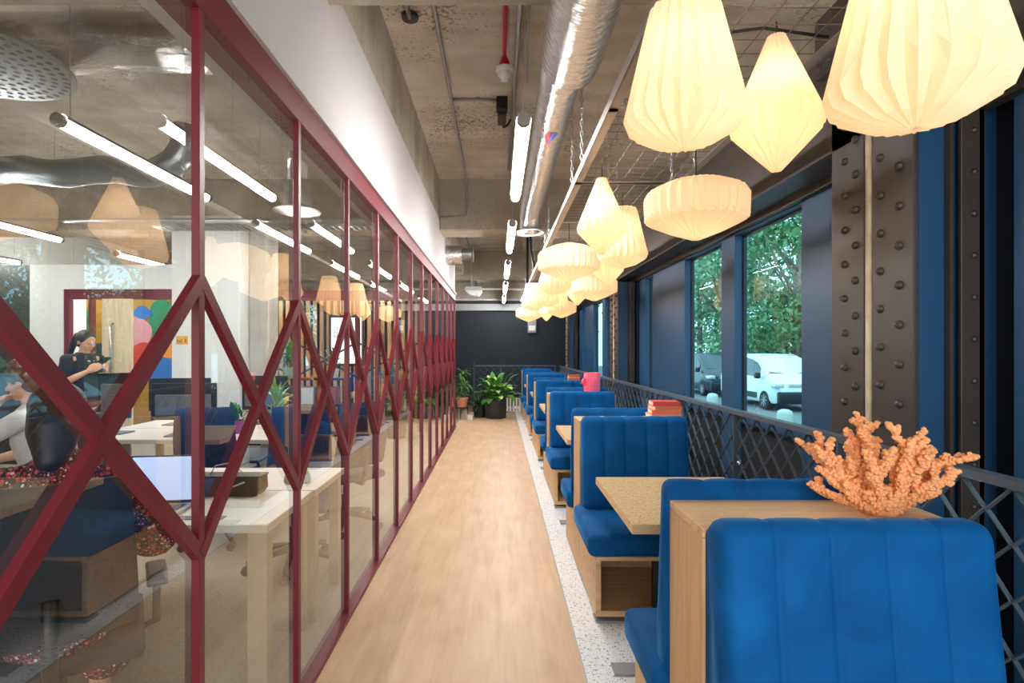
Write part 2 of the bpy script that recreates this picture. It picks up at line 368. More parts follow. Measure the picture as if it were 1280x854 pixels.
def dup(root, loc, rz=None, label=None, group=None):
    r = root.copy(); C.objects.link(r); r.location = loc
    if rz is not None: r.rotation_euler = (0, 0, rz)
    if label: r['label'] = label
    if group: r['group'] = group
    for ch in list(root.children):
        c = ch.copy(); C.objects.link(c); c.parent = r
        for g in list(ch.children):
            d = g.copy(); C.objects.link(d); d.parent = c
    return r
A30 = math.radians(35)

# ------------------------------------------------------------------ the room
GX = -0.855                 # plane of the glazed partition
WX = 2.02                   # inner face of the window wall
SLAB = 3.99; BEAM = 3.25
Y0, Y1 = -2.6, 14.4
struct('floor', MB().box(GX+0.0, 0.402, Y0, Y1+0.3, -0.1, 0), 'plank_floor')
struct('floor_terrazzo', MB().box(0.402, 2.3, Y0, Y1+0.3, -0.1, 0), 'terrazzo')
struct('floor_carpet', MB().box(-9.0, GX-0.0, Y0, Y1+0.3, -0.1, 0), 'carpet')
struct('trim_1', MB().box(0.396, 0.404, Y0, 12.5, 0.0005, 0.003), 'galvanised')
struct('ceiling', MB().box(-9.0, 2.7, Y0, Y1+0.3, SLAB, SLAB+0.2), 'slab_concrete')
for i, y in enumerate((2.73-0.5, 7.8, 13.37)):
    struct('ceiling_beam', MB().box(-9.0, 2.6, y, y+0.5, BEAM, SLAB+0.02, 0.012, 1), 'beam_concrete')
struct('ceiling_beam', MB().box(-1.4, GX-0.004, Y0, Y1, 3.36, SLAB+0.02), 'beam_concrete')
# white bulkhead over the partition, with its lip, and the end of it cut lower
struct('wall_left', MB().box(-1.12, GX, Y0, 10.56, 2.585, 3.39), 'white_paint')
# far dark wall and the bands over it
struct('wall_back', MB().box(-9.0, 2.4, Y1, Y1+0.2, 0, 2.56), 'far_wall_paint')
struct('trim_2', MB().box(-9.0, 2.4, Y1-0.10, Y1+0.2, 2.56, 2.74, 0.006, 1), 'grey_band')
struct('trim_3', MB().box(-9.0, 2.4, Y1+0.05, Y1+0.2, 2.74, 2.83), 'black_steel')
struct('trim_4', MB().box(-9.0, 2.4, Y1-0.12, Y1+0.2, 2.83, 2.87, 0.006, 1), 'white_paint')
struct('wall_back_upper', MB().box(-9.0, 2.4, Y1+0.0, Y1+0.2, 2.87, SLAB), 'beam_concrete')
# window wall on the right: piers, spandrels and heads around the panes; black recess behind each column
SILL, HEAD = 0.95, 2.48
mb = MB()
edges = [Y0] + [v for ab in PANES for v in ab] + [Y1]
gaps = []
for k in (-1, 0, 1): gaps.append((2.10+5.57*k, 2.26+5.57*k))
def pier(y0, y1):
    cuts = [(a, b) for a, b in gaps if a > y0 and b < y1]
    y = y0
    for a, b in cuts:
        mb.box(WX, 2.125, y, a, 0, 2.6); y = b
    mb.box(WX, 2.125, y, y1, 0, 2.6)
for i in range(0, len(edges), 2): pier(edges[i], edges[i+1])
for a, b in PANES:
    mb.box(WX, 2.125, a, b, SILL-0.05, SILL); mb.box(WX, 2.125, a, b, HEAD, 2.6)
struct('wall_right', mb, 'blue_steel')
mb = MB()
for a, b in gaps: mb.box(2.10, 2.125, a-0.01, b+0.01, 0, 2.6)
mb.box(1.96, 2.125, Y0, Y1, 2.58, 2.62)
for a, b in PANES: mb.box(WX+0.06, 2.12, a, b, 0, SILL-0.05)
struct('wall_right_recess', mb, 'black_steel')
struct('wall_right_upper', MB().box(2.45, 2.7, Y0, Y1, 3.10, SLAB), 'beam_concrete')
for i, (a, b) in enumerate(PANES):
    wn = bpy.data.objects.new('window_%d' % (i+1), None); C.objects.link(wn); wn.location = (2.1, (a+b)/2, SILL); wn['kind'] = 'structure'
    h = (b-a)/2; t = 0.018; H = HEAD-SILL; f = MB()
    f.box(-0.012, 0.012, -h, -h+t, 0, H); f.box(-0.012, 0.012, h-t, h, 0, H); f.box(-0.012, 0.012, -h+t, h-t, 0, t); f.box(-0.012, 0.012, -h+t, h-t, H-t, H)
    f.build('window_frame', 'black_steel', wn)
    MB().quad((0, -h+t, t), (0, h-t, t), (0, h-t, H-t), (0, -h+t, H-t)).build('pane', 'window_glass', wn)
# steel edge beam along the windows
mb = MB(); mb.box(1.74, 1.775, Y0, Y1, 2.55, 3.12); mb.box(1.74, 2.03, Y0, Y1, 2.53, 2.555); mb.box(1.74, 2.45, Y0, Y1, 3.10, 3.125)
mb.box(1.97, 2.03, Y0, Y1, 2.49, 2.53)
struct('wall_right_beam', mb, 'dark_steel')
# left office walls
struct('wall_left_office', MB().box(-9.2, -9.0, Y0, Y1+0.3, 0, SLAB), 'office_white')
# rear of the office and corridor, behind the camera on the office side
struct('wall_rear_office', MB().box(-9.0, GX-0.6, Y0-0.2, Y0, 0, SLAB), 'office_white')

# ------------------------------------------------------------------ riveted steel columns
def rivet(mb, x, y, z, r=0.015, ax='x'):
    prof = [(r, 0), (r*0.96, r*0.35), (r*0.72, r*0.72), (r*0.35, r*0.93), (0.0005, r)]
    n = 10; rings = []
    for (rr, h) in prof:
        ring = []
        for k in range(n):
            a = 2*PI*k/n
            ring.append(mb.bm.verts.new((x-h, y+rr*math.cos(a), z+rr*math.sin(a)) if ax == 'x' else (x+rr*math.cos(a), y-h, z+rr*math.sin(a))))
        rings.append(ring)
    for A, B in zip(rings, rings[1:]):
        for k in range(n): mb.bm.faces.new((A[k], A[(k+1)%n], B[(k+1)%n], B[k]))
    mb.bm.faces.new(rings[-1])
def column(y, label):
    t = thing('steel_column', label, 'column', (1.74, y, 0), 0, 'riveted steel columns along the windows')
    # local y=0 is the middle of the gap between the two face plates
    p = MB(); p.box(0, 0.022, 0.025, 0.275, 0, 3.25, 0.004, 1); p.build('face_plate', 'dark_steel', t)
    p = MB(); p.box(0, 0.022, -0.28, -0.03, 0, 3.25, 0.004, 1); p.build('face_plate', 'dark_steel', t)
    q = MB()
    q.box(0.024, 0.24, -0.275, -0.262, 0, 2.5); q.box(0.024, 0.24, 0.262, 0.275, 0, 2.5)
    q.box(0.05, 0.24, -0.20, -0.03, 0, 2.5); q.build('web', 'blue_steel', t)
    q = MB(); q.box(0.13, 0.145, -0.305, -0.28, 0, 2.5); q.box(0.165, 0.262, -0.32, -0.30, 0, 2.5, 0.003, 1); q.box(0.24, 0.262, -0.32, 0.28, 0, 2.5)
    q.build('rear_flange', 'dark_steel', t)
    rv = MB(); z = 0.12; k = 0
    while z < 3.1:
        for yy, dz in ((0.085, 0.0), (0.165, 0.09), ( 0.22, 0.0) , (-0.085, 0.02), (-0.20, 0.115)):
            if yy == 0.22: continue
            rivet(rv, 0.0, yy, z+dz, 0.0195)
        rivet(rv, 0.215, -0.32, z+0.05, 0.014, 'y')
        z += 0.172
    rv.build('rivets', 'dark_steel', t, smooth=True)
    MB().tube([(0.012, 0.0, 0), (0.012, 0.0, 3.2)], 0.020, 12).build('drain_pipe', 'beige_pipe', t, smooth=True, angle=A30)
    g = MB(); g.box(-0.05, -0.002, -0.30, 0.33, 2.93, 3.24); g.box(-0.055, -0.05, 0.0, 0.33, 2.95, 3.24)
    for zz in (2.98, 3.06, 3.14, 3.21):
        for yy in (-0.2, -0.08, 0.06, 0.2, 0.29): rivet(g, -0.055, yy, zz, 0.016)
    g.build('gusset', 'dark_steel', t)
    return t
column(2.525, 'riveted dark steel column with beige pipe, nearest one, behind the orange coral')
column(2.525+5.57, 'narrow riveted steel column catching warm light beyond the second window')
column(2.525+5.57*2, 'dim riveted steel column in the far corner by the dark end wall')

# ------------------------------------------------------------------ glazed partition with red lattice
MUL = [0.778+0.75*k for k in range(-3, 14)]
t = thing('glazed_partition', 'long glass partition with dark red frame and crossing diagonal bars beside the aisle', 'partition', (GX, 0, 0))
ya, yb = MUL[0], MUL[-1]
tr = MB(); tr.box(-0.10, 0.012, ya, yb+0.02, 2.47, 2.585, 0.003, 1); tr.build('top_rail', 'red_metal', t)
MB().box(-0.10, 0.03, ya, yb+0.02, 2.585, 2.625, 0.003, 1).build('shadow_lip', 'white_paint', t)
MB().box(-0.03, 0.03, ya, yb+0.02, 0, 0.022, 0.002, 1).build('base_rail', 'red_metal', t)
ZU, ZL, ZM = 1.702, 0.918, 1.31
for i, y in enumerate(MUL):
    MB().box(-0.013, 0.011, y-0.015, y+0.015, 0.022, 2.47, 0.002, 1).build('mullion', 'red_metal', t)
    if i+1 < len(MUL):
        y2 = MUL[i+1]
        MB().quad((-0.01, y+0.012, 0.02), (-0.01, y2-0.012, 0.02), (-0.01, y2-0.012, 2.475), (-0.01, y+0.012, 2.475)).build('pane', 'partition_glass', t)
        MB().bar((0.0, y, ZU), (0.0, y2, ZL), 0.036, 0.024).build('diagonal_bar', 'red_metal', t)
        MB().bar((0.0015, y, ZL), (0.0015, y2, ZU), 0.036, 0.024).build('diagonal_bar', 'red_metal', t)

# ------------------------------------------------------------------ booths
def back_cushion(sign, y_in, thick, z0, z1, x0=0.546, x1=1.232, ch=5):
    mb = MB(); rows = []; per = 16; n = ch*per
    for i in range(n+1):
        u = i/n; x = x0+(x1-x0)*u
        f = abs(math.sin(PI*u*ch)); bulge = 0.017*(f**0.28)
        e = min(u, 1-u)*(x1-x0); er = 1.0 if e > 0.035 else math.sqrt(max(0.0, 1-((0.035-e)/0.035)**2))
        zt = z1-0.03*(1-er)-0.005*(1-f**0.35)
        th = (thick-0.016)*(0.55+0.45*er)+bulge
        R = min(0.045, th*0.45); prof = []
        prof.append((0.0, z0)); prof.append((th+0.045, z0)); prof.append((th+0.05, z0+0.03)); prof.append((th+0.046, z0+0.12)); prof.append((th+0.03, z0+0.26)); prof.append((th+0.01, z1-0.14)); prof.append((th+0.003, zt-R-0.02))
        for a in (0, 0.3, 0.6, 0.9, 1.2, PI/2): prof.append((th-R+R*math.cos(a)+0.002, zt-R+R*math.sin(a)))
        prof.append((R*0.6, zt-0.001)); prof.append((0.0, zt-R*0.7))
        rows.append([(x, y_in+sign*p, z) for p, z in prof])
    R = mb.grid(rows, closed_u=True)
    mb.bm.faces.new(R[0]); mb.bm.faces.new(R[-1][::-1])
    return mb
def seat_base(s):                                   # local y: divider centre is 0; s = -1 near side, +1 far side
    mb = MB(); yi = s*0.137; yo = -0.742 if s < 0 else 0.56
    a, b = min(yi, yo), max(yi, yo)
    mb.box(0.538, 0.566, a, b, 0.03, 0.36, 0.0015, 1); mb.box(1.195, 1.223, a, b, 0.03, 0.36, 0.0015, 1)
    mb.box(0.566, 1.195, a, b, 0.338, 0.36); mb.box(0.566, 1.195, a, b, 0.03, 0.062)
    return mb
def make_booth():
    t = thing('booth_bench', '', 'bench', (0, 1.549, 0), 0, 'blue velvet booth benches in a row')
    p = MB(); p.box(0.538, 1.25, -0.1355, 0.135, 0.03, 1.004, 0.0015, 1); p.build('divider_panel', 'oak', t)
    p = MB(); p.box(0.538, 1.25, -0.1355, 0.135, 1.0055, 1.03, 0.0015, 1); p.build('top_shelf', 'oak_flat', t)
    p = MB(); p.box(0.58, 1.18, -0.66, 0.48, 0, 0.03); p.build('plinth', 'desk_white', t)
    seat_base(-1).build('seat_base', 'oak_flat', t); seat_base(1).build('seat_base', 'oak_flat', t)
    MB().box(0.495, 1.23, -0.765, -0.15, 0.361, 0.487, 0.034, 4).build('seat_cushion', 'blue_velvet', t, smooth=True)
    MB().box(0.495, 1.23, 0.15, 0.585, 0.361, 0.487, 0.034, 4).build('seat_cushion', 'blue_velvet', t, smooth=True)
    back_cushion(-1, -0.136, 0.106, 0.489, 1.068).build('back_cushion', 'blue_velvet', t, smooth=True)
    back_cushion(1, 0.1355, 0.100, 0.489, 1.083, 0.528, 1.225).build('back_cushion', 'blue_velvet', t, smooth=True)
    for c in t.children: c.data.transform(Matrix.Translation((-0.88, 0, 0)))
    t.location.x = 0.88
    return t
BOOTH = 2.148
blabels = ['nearest blue velvet booth bench with the orange coral on its wooden top',
 'second blue velvet booth bench from the front, stacked red books on top',
 'third blue velvet booth bench, the pink face mug standing on it',
 'fourth blue velvet booth bench, small stack of orange books on it',
 'fifth blue velvet booth bench, bare topped, second from the far end',
 'farthest blue velvet booth bench at the end of the row by the railing']
b0 = make_booth(); b0['label'] = blabels[0]
for i in range(1, 6): dup(b0, (0.88, 1.549+BOOTH*i, 0), None, blabels[i])
def make_table():
    t = thing('booth_table', '', 'table', (0.94, 2.69, 0), 0, 'straw board tables between the booths')
    MB().box(-0.374, 0.37, -0.425, 0.428, 0.758, 0.762).build('table_surface', 'straw_board', t)
    MB().box(-0.374, 0.37, -0.425, 0.428, 0.722, 0.7578, 0.001, 1).build('table_edge', 'oak_flat', t)
    for y in (-0.18, 0.30):
        MB().box(-0.08, 0.08, y-0.03, y+0.03, 0.012, 0.72, 0.004, 1).build('leg', 'charcoal', t)
        MB().box(-0.405, 0.36, y-0.047, y+0.047, 0.0, 0.012, 0.002, 1).build('foot_plate', 'plate_grey', t)
    return t
tlab = ['speckled straw board table in the nearest booth, corner jutting towards the aisle',
 'speckled table of the second booth, behind the bench carrying red books',
 'speckled table of the third booth, behind the bench with the pink mug',
 'small looking table edge of the fourth booth, far along the row',
 'farthest straw board table, a sliver beside the last two benches']
t0 = make_table(); t0['label'] = tlab[0]
for i in range(1, 5): dup(t0, (0.94, 2.69+BOOTH*i, 0), None, tlab[i])

# ------------------------------------------------------------------ railings
def zigzag(mb, base, along, n_half, z0, z1, amp, phase, w=0.006, d=0.014, side=Vector((1,0,0))):
    pts = []
    for k in range(n_half+1):
        z = z0+(z1-z0)*k/n_half
        pts.append(base+along*(amp if (k+phase) % 2 else -amp)+Vector((0, 0, z)))
    nrm = Vector((0,0,1)).cross(along)
    R = []
    for p in pts:
        R.append([mb.bm.verts.new(p+along*a*w/2+nrm*b*d/2) for a, b in ((-1,-1),(1,-1),(1,1),(-1,1))])
    for A, B in zip(R, R[1:]):
        for k in range(4): mb.bm.faces.new((A[k], A[(k+1)%4], B[(k+1)%4], B[k]))
    mb.bm.faces.new(R[0][::-1]); mb.bm.faces.new(R[-1])
def railing(name, label, origin, along, length, first, step):
    along = Vector(along)
    t = thing(name, label, 'railing', origin)
    nrm = Vector((0,0,1)).cross(along)
    MB().bar(Vector((0,0,1.125)), along*length+Vector((0,0,1.125)), 0.05 if abs(along.x) < 0.5 else 0.026, 0.026 if abs(along.x) < 0.5 else 0.05, Vector((0,0,1)) if abs(along.x) < 0.5 else along.cross(Vector((0,0,1)))).build('handrail', 'rail_steel', t)
    MB().bar(Vector((0,0,0.06)), along*length+Vector((0,0,0.06)), 0.03, 0.014, Vector((0,0,1))).build('bottom_rail', 'rail_steel', t)
    s = first; posts = []
    while s <= length+0.01:
        posts.append(s); q = MB(); c = along*s; q.bar(c, c+Vector((0,0,1.11)), 0.012, 0.045, nrm); q.build('post', 'rail_steel', t); s += step
    ends = ([0.0] if first > 0.05 else [])+posts
    for a, b in zip(ends, ends[1:]+[length]):
        if b-a < 0.12: continue
        mb = MB(); n = max(1, round((b-a)/0.083)); st = (b-a)/n
        for k in range(n): zigzag(mb, along*(a+st*(k+0.5)), along, 13, 0.07, 1.11, st*0.46, k % 2)
        mb.build('infill_panel', 'rail_steel', t)
    return t
r = railing('railing', 'dark grey railing of zigzag bars running between the booths and the windows', (1.45, -1.74, 0), (0, 1, 0), 14.34, 0.0, 1.0)
MB().ball((-0.03, 4.90, 0.835), 0.016, 2).build('knob', 'chrome', r, smooth=True)
railing('railing', 'dark grey zigzag railing crossing the far end in front of the dark wall', (-0.60, 13.0, 0), (1, 0, 0), 2.0, 0.0, 0.66)
# glass-topped black screen beside the far plants
tag(MB().box(-0.62, -0.60, 13.05, 13.9, 0, 1.2).build('end_screen', 'black_steel'), 'black end panel of the far railing behind the left plant', 'panel')
t = thing('radiator', 'low white ribbed radiator at the far end beside the dark planter', 'radiator', (0.36, 12.93, 0))
for k in range(9): MB().box(-0.17+k*0.075, -0.12+k*0.075, -0.03, 0.03, 0.03, 0.36, 0.006, 1).build('rib', 'white_plastic', t)
mb = MB(); mb.box(-0.18, 0.49, -0.02, 0.02, 0.05, 0.08); mb.box(-0.18, 0.49, -0.02, 0.02, 0.31, 0.34); mb.box(-0.15, -0.13, -0.02, 0.02, 0, 0.05); mb.box(0.45, 0.47, -0.02, 0.02, 0, 0.05); mb.build('pipe', 'grey_plastic', t)

# ------------------------------------------------------------------ things on the benches
t = thing('coral', 'orange branching coral ornament on the nearest bench top', 'ornament', (1.10, 1.55, 1.03))
rnd = random.Random(11)
mb = MB(); tips = []
def knobs(p, r, n):
    for _ in range(n):
        d = Vector((rnd.gauss(0,1), rnd.gauss(0,1), rnd.gauss(0,1))).normalized()
        mb.ball(p+d*r*0.95, rnd.uniform(0.0045, 0.0075), 1)
def branch(p, d, L, r, depth):
    steps = max(3, int(L/0.011)); pts = [p.copy()]; cur = p.copy(); dd = d.copy()
    for k in range(steps):
        dd = (dd+Vector((rnd.gauss(0,.10), rnd.gauss(0,.12), rnd.gauss(0.02,.08)))).normalized()
        cur = cur+dd*(L/steps); pts.append(cur.copy())
        rr = r*(1-0.35*k/steps); knobs(cur, rr, 8)
        if depth > 0 and k > 1 and rnd.random() < 0.42:
            sd = Vector((rnd.choice((-1,1))*rnd.uniform(0.5,1.0), rnd.gauss(0,0.5), rnd.uniform(0.1,0.8))).normalized()
            branch(cur, (dd*0.75+sd*0.8).normalized(), L*rnd.uniform(0.32,0.5)*(1-0.4*k/steps), rr*0.82, depth-1)
    mb.tube(pts, [0.8*r*(1-0.35*k/len(pts)) for k in range(len(pts))], 6)
    for _ in range(3):
        mb.ball(cur+Vector((rnd.gauss(0,1), rnd.gauss(0,1), abs(rnd.gauss(0,1))))*0.004, 0.0075, 1)
for (ang, tilt, L, r) in ((-70,0.1,0.15,.0125),(-60,-0.2,0.225,.0135),(-50,0.25,0.20,.013),(-36,-0.1,0.17,.0125),(-22,0.2,0.23,.015),(-12,-0.25,0.215,.0145),(-2,0.3,0.20,.015),(6,0.1,0.245,.015),(17,-0.1,0.20,.0135),(28,-0.2,0.225,.014),(37,0.1,0.25,.0145),(48,-0.15,0.20,.013),(58,0.2,0.225,.014),(70,-0.1,0.215,.013)):
    a = math.radians(ang); branch(Vector((math.sin(a)*0.05, tilt*0.06, 0.016)), Vector((math.sin(a), tilt*0.5, math.cos(a))).normalized(), L*0.92, r, 2)
for _ in range(520):
    a = rnd.uniform(0, 2*PI); q = math.sqrt(rnd.random()); z = rnd.uniform(0.010, 0.07)
    q = 0.6+0.4*q; mb.ball((math.cos(a)*q*(0.056+z*0.15), math.sin(a)*q*0.05, z), rnd.uniform(0.005, 0.009), 1)
mb.lathe([(0.05, 0), (0.052, 0.01), (0.045, 0.05), (0.03, 0.08)], 14)
mb.build('coral_body', 'coral', t, smooth=True)

def book(label, loc, L, W, T, mat, rz):
    t = thing('book', label, 'book', loc, rz)
    mb = MB(); mb.box(-L/2, L/2, -W/2, W/2, 0, 0.003); mb.box(-L/2, L/2, -W/2, W/2, T-0.003, T); mb.box(-L/2, L/2, -W/2, -W/2+0.004, 0.003, T-0.003); mb.build('cover', mat, t)
    MB().box(-L/2+0.004, L/2-0.004, -W/2+0.004, W/2-0.005, 0.003, T-0.003).build('pages', 'book_pages', t)
    return t
Y = 3.70
for k, (L, W, T, mat, rz, dx, lab) in enumerate((
   (0.205, 0.15, 0.034, 'book_salmon', 0.03, 0.0, 'pale salmon book at the bottom of the stack on the second bench'),
   (0.195, 0.145, 0.030, 'book_orange', -0.05, 0.006, 'orange book, second from the bottom on the second bench'),
   (0.19, 0.14, 0.026, 'book_orange', 0.10, 0.012, 'orange book just under the red one on the second bench'),
   (0.185, 0.14, 0.030, 'book_red', -0.02, 0.008, 'red book topping the stack on the second bench'))):
    z = 1.03+sum((0.0345, 0.0305, 0.0265)[:k])
    book(lab, (1.135+dx, Y, z), L, W, T, mat, rz)
for k, (L, W, T, mat, rz, lab) in enumerate((
   (0.175, 0.12, 0.028, 'book_salmon', 0.02, 'salmon book at the bottom of the small stack on the fourth bench'),
   (0.17, 0.12, 0.026, 'book_brown', -0.04, 'brown book, second from bottom on the fourth bench'),
   (0.165, 0.12, 0.026, 'book_orange', 0.05, 'orange book just under the top one on the fourth bench'),
   (0.16, 0.11, 0.022, 'book_brown', -0.02, 'thin brown book topping the small stack on the fourth bench'))):
    z = 1.03+sum((0.0285, 0.0265, 0.0265)[:k])
    book(lab, (1.12, 7.99, z), L, W, T, mat, rz)
# pink mug with a face
t = thing('face_mug', 'pink ceramic mug with a moulded nose and ears on the third bench', 'mug', (1.02, 5.845, 1.03))
MB().lathe([(0.075, 0), (0.082, 0.006), (0.086, 0.06), (0.088, 0.14), (0.09, 0.222), (0.088, 0.228), (0.083, 0.226), (0.08, 0.19), (0.078, 0.02), (0.001, 0.015)], 40).build('vessel', 'pink_ceramic', t, smooth=True, angle=math.radians(60))
n = MB(); n.tube([(-0.085, -0.03, 0.17), (-0.098, -0.034, 0.15), (-0.118, -0.042, 0.115), (-0.085, -0.032, 0.10)], [0.009, 0.013, 0.018, 0.008], 10); n.build('nose', 'pink_ceramic', t, smooth=True)
n = MB(); n.tube([(0.005, -0.086, 0.165), (0.02, -0.097, 0.16), (0.026, -0.10, 0.13), (0.012, -0.097, 0.10), (0.0, -0.09, 0.09)], [0.008, 0.011, 0.012, 0.010, 0.006], 10); n.build('ear', 'pink_ceramic', t, smooth=True)
n = MB()
for s in (-1, 1): MB().ball((-0.078, -0.03+s*0.03-0.01, 0.16), 0.012, 2, (0.5, 1, 0.7)).build('eye', 'pink_ceramic', t, smooth=True)
n = MB(); n.ball((-0.082, -0.032, 0.062), 0.02, 2, (0.5, 1, 0.45)); n.build('lips', 'pink_ceramic', t, smooth=True)

# ------------------------------------------------------------------ pleated paper lanterns
def shade_mesh(rings, N):                            # rings: (radius, z, pleat depth, zigzag height)
    mb = MB(); rows = []
    for (r, z, dp, zz) in rings:
        row = []
        for k in range(2*N):
            a = PI*k/N; top = k % 2 == 0
            rr = r if top else r*(1-dp)
            row.append((rr*math.cos(a), rr*math.sin(a), z+(-zz if top else zz)))
        rows.append(row)
    mb.grid(rows, closed_u=True)
    return mb
KINDS = {
 'tapered': ([(0.100, 0, 0.10, 0), (0.108, -0.012, 0.16, 0), (0.185, -0.315, 0.13, 0.024), (0.172, -0.372, 0.15, 0), (0.10, -0.415, 0.22, 0), (0.022, -0.437, 0.55, 0)], 22, -0.16),
 'drop': ([(0.030, 0, 0.25, 0), (0.034, -0.01, 0.25, 0), (0.155, -0.285, 0.11, 0.02), (0.150, -0.335, 0.13, 0), (0.018, -0.478, 0.5, 0)], 18, -0.20),
 'disc': ([(0.030, 0, 0.3, 0), (0.16, -0.035, 0.12, 0), (0.262, -0.082, 0.06, 0), (0.284, -0.118, 0.05, 0.0), (0.280, -0.225, 0.05, 0.015), (0.265, -0.25, 0.06, 0), (0.15, -0.305, 0.14, 0), (0.028, -0.352, 0.5, 0)], 30, -0.17),
}
RAFT_Z = 2.665
SHADES = {}
def lantern(kind, x, y, ztop, label, group, scale=1.0, rz=0.0):
    rings, N, zb = KINDS[kind]
    t = thing('pendant_lamp', label, 'lamp', (x, y, ztop), rz, group)
    if kind not in SHADES:
        s = shade_mesh(rings, N).build('lamp_shade', 'lamp_paper', t); SHADES[kind] = s
    else:
        s = SHADES[kind].copy(); C.objects.link(s); s.parent = t
    s.scale = (scale,)*3
    c = MB(); c.tube([(0, 0, -0.09*scale), (0.001, 0, 0.0), (0.004, 0.002, 0.03), (0.0, 0.0, RAFT_Z-ztop)], 0.0035, 6); c.lathe([(0.016, -0.135*scale), (0.018, -0.12*scale), (0.018, -0.09*scale), (0.006, -0.07*scale)], 12)
    c.build('cord', 'wire_black', t, smooth=True)
    d = bpy.data.lights.new('bulb', 'POINT'); d.energy = BULB_WATTS; d.color = (1.0, 0.80, 0.54); d.shadow_soft_size = 0.04
    o = bpy.data.objects.new('bulb', d); C.objects.link(o); o.parent = t; o.location = (0, 0, zb*scale)
g1, g2, g3 = 'tapered paper lanterns', 'drop shaped paper lanterns', 'wide disc paper lanterns'
zt, zd, zc = 2.565, 2.608, 2.478
for (k, x, y, z, lab, s) in (
 ('tapered', 0.578, 1.668, zt, 'big tapered pleated lantern over the aisle edge, left of the drop lantern', 1.0),
 ('drop', 0.985, 1.90, zd+.005, 'big drop shaped pleated lantern in the middle of the front three', 1.0),
 ('tapered', 1.035, 1.33, 2.52, 'tapered pleated lantern at the top right corner, closest to the window column', 1.08),
 ('drop', 0.645, 3.35, 2.575, 'drop lantern hanging left of the second tapered lantern, above the second bench', 1.0),
 ('disc', 1.11, 3.015, 2.474, 'wide disc lantern in front of the windows, below the big drop lantern', 1.0),
 ('tapered', 0.915, 3.96, 2.545, 'tapered lantern partly behind the middle drop lantern', 1.0),
 ('disc', 0.64, 4.87, 2.478, 'wide disc lantern on the aisle side, first of the far cluster', 1.0),
 ('drop', 1.06, 5.20, 2.60, 'drop lantern tucked behind the first disc of the far cluster', 1.0),
 ('tapered', 0.62, 5.85, 2.545, 'pale tapered lantern mostly hidden under the first disc of the far cluster', 1.0),
 ('disc', 1.20, 6.70, 2.47, 'wide pinkish disc lantern on the window side of the far cluster', 1.0),
 ('drop', 1.07, 7.25, 2.59, 'drop lantern whose tip peeks below the pinkish disc', 1.0),
 ('tapered', 0.70, 7.70, 2.56, 'tapered lantern with a rounded base, before the farthest discs', 1.0),
 ('tapered', 0.55, 8.60, 2.57, 'bright white tapered lantern left of the others near the far end', 1.0),
 ('tapered', 1.02, 9.00, 2.53, 'small looking tapered lantern on the window side near the far end', 1.0),
 ('drop', 0.95, 10.6, 2.56, 'farthest drop lantern, between the two last discs', 1.0),
 ('disc', 1.20, 10.2, 2.47, 'second last disc lantern, on the window side', 1.0),
 ('disc', 0.66, 11.6, 2.47, 'last disc lantern at the far left end of the row', 1.0)):
    lantern(k, x, y, z, lab, {'tapered': g1, 'drop': g2, 'disc': g3}[k], s, random.uniform(0, 1))

# ------------------------------------------------------------------ hanging mesh rafts that carry the lanterns
RX0, RX1 = 0.515, 1.245
def make_raft(y0, y1, label):
    t = thing('ceiling_raft', label, 'hanging frame', ((RX0+RX1)/2, (y0+y1)/2, RAFT_Z), 0, 'hanging mesh frames over the booths')
    hx, hy = (RX1-RX0)/2, (y1-y0)/2
    for s in (-1, 1):
        f = MB(); f.box(s*hx-0.003, s*hx+0.003, -hy, hy, -0.045, 0.0); f.box(min(s*hx, s*hx-s*0.045), max(s*hx, s*hx-s*0.045), -hy, hy, -0.045, -0.040); f.build('side_angle', 'raft_steel', t)
    for yy in (-hy+0.004, 0.0, hy-0.004):
        MB().box(-hx, hx, yy-0.02, yy+0.02, -0.045, -0.039).build('cross_bar', 'raft_steel', t)
    m = MB(); n = int(2*hy/0.09)
    for k in range(1, n): m.bar((-hx, -hy+k*2*hy/n, -0.036), (hx, -hy+k*2*hy/n, -0.036), 0.0028, 0.0028, (0, 0, 1))
    for k in range(1, 7): m.bar((-hx+k*2*hx/7, -hy, -0.033), (-hx+k*2*hx/7, hy, -0.033), 0.0028, 0.0028, (0, 0, 1))
    m.build('wire_mesh', 'raft_wire', t)
    for sx in (-1, 1):
        for sy in (-0.8, 0.8):
            c = MB(); z = 0.0; k = 0; x = sx*(hx-0.01); y = sy*hy; top = 3.25-RAFT_Z if any(abs((y0+y1)/2+y-b) < 0.28 for b in (2.48, 8.05, 13.62)) else SLAB-RAFT_Z
            while z < top:
                pts = []
                for q in range(8):
                    a = 2*PI*q/8; u, v = 0.009*math.cos(a), 0.022*math.sin(a)
                    pts.append((x+(u if k % 2 else 0), y+(0 if k % 2 else u), z+0.018+v))
                c.tube(pts, 0.0026, 4, closed=True); z += 0.036; k += 1
            c.build('chain', 'galvanised', t)
    return t
rl = ['hanging mesh frame over the nearest lanterns at the top of the picture',
 'hanging mesh frame, second from the camera, above the disc and middle lanterns',
 'hanging mesh frame, third from the camera, above the first of the far cluster',
 'hanging mesh frame, fourth along, hidden partly by the clustered lanterns',
 'farthest hanging mesh frame at the end of the row of lanterns']
for i in range(5): make_raft(1.40+2.2*i, 3.595+2.2*i, rl[i])
tag(MB().tube([(1.2, 1.95, 2.64), (0.95, 1.92, 2.655), (0.80, 1.95, 2.652), (0.70, 1.9, 2.655), (0.62, 1.8, 2.65)], 0.006, 6).build('cable', 'wire_black', smooth=True), 'black lamp cable lying across the nearest hanging mesh frame', 'cable')

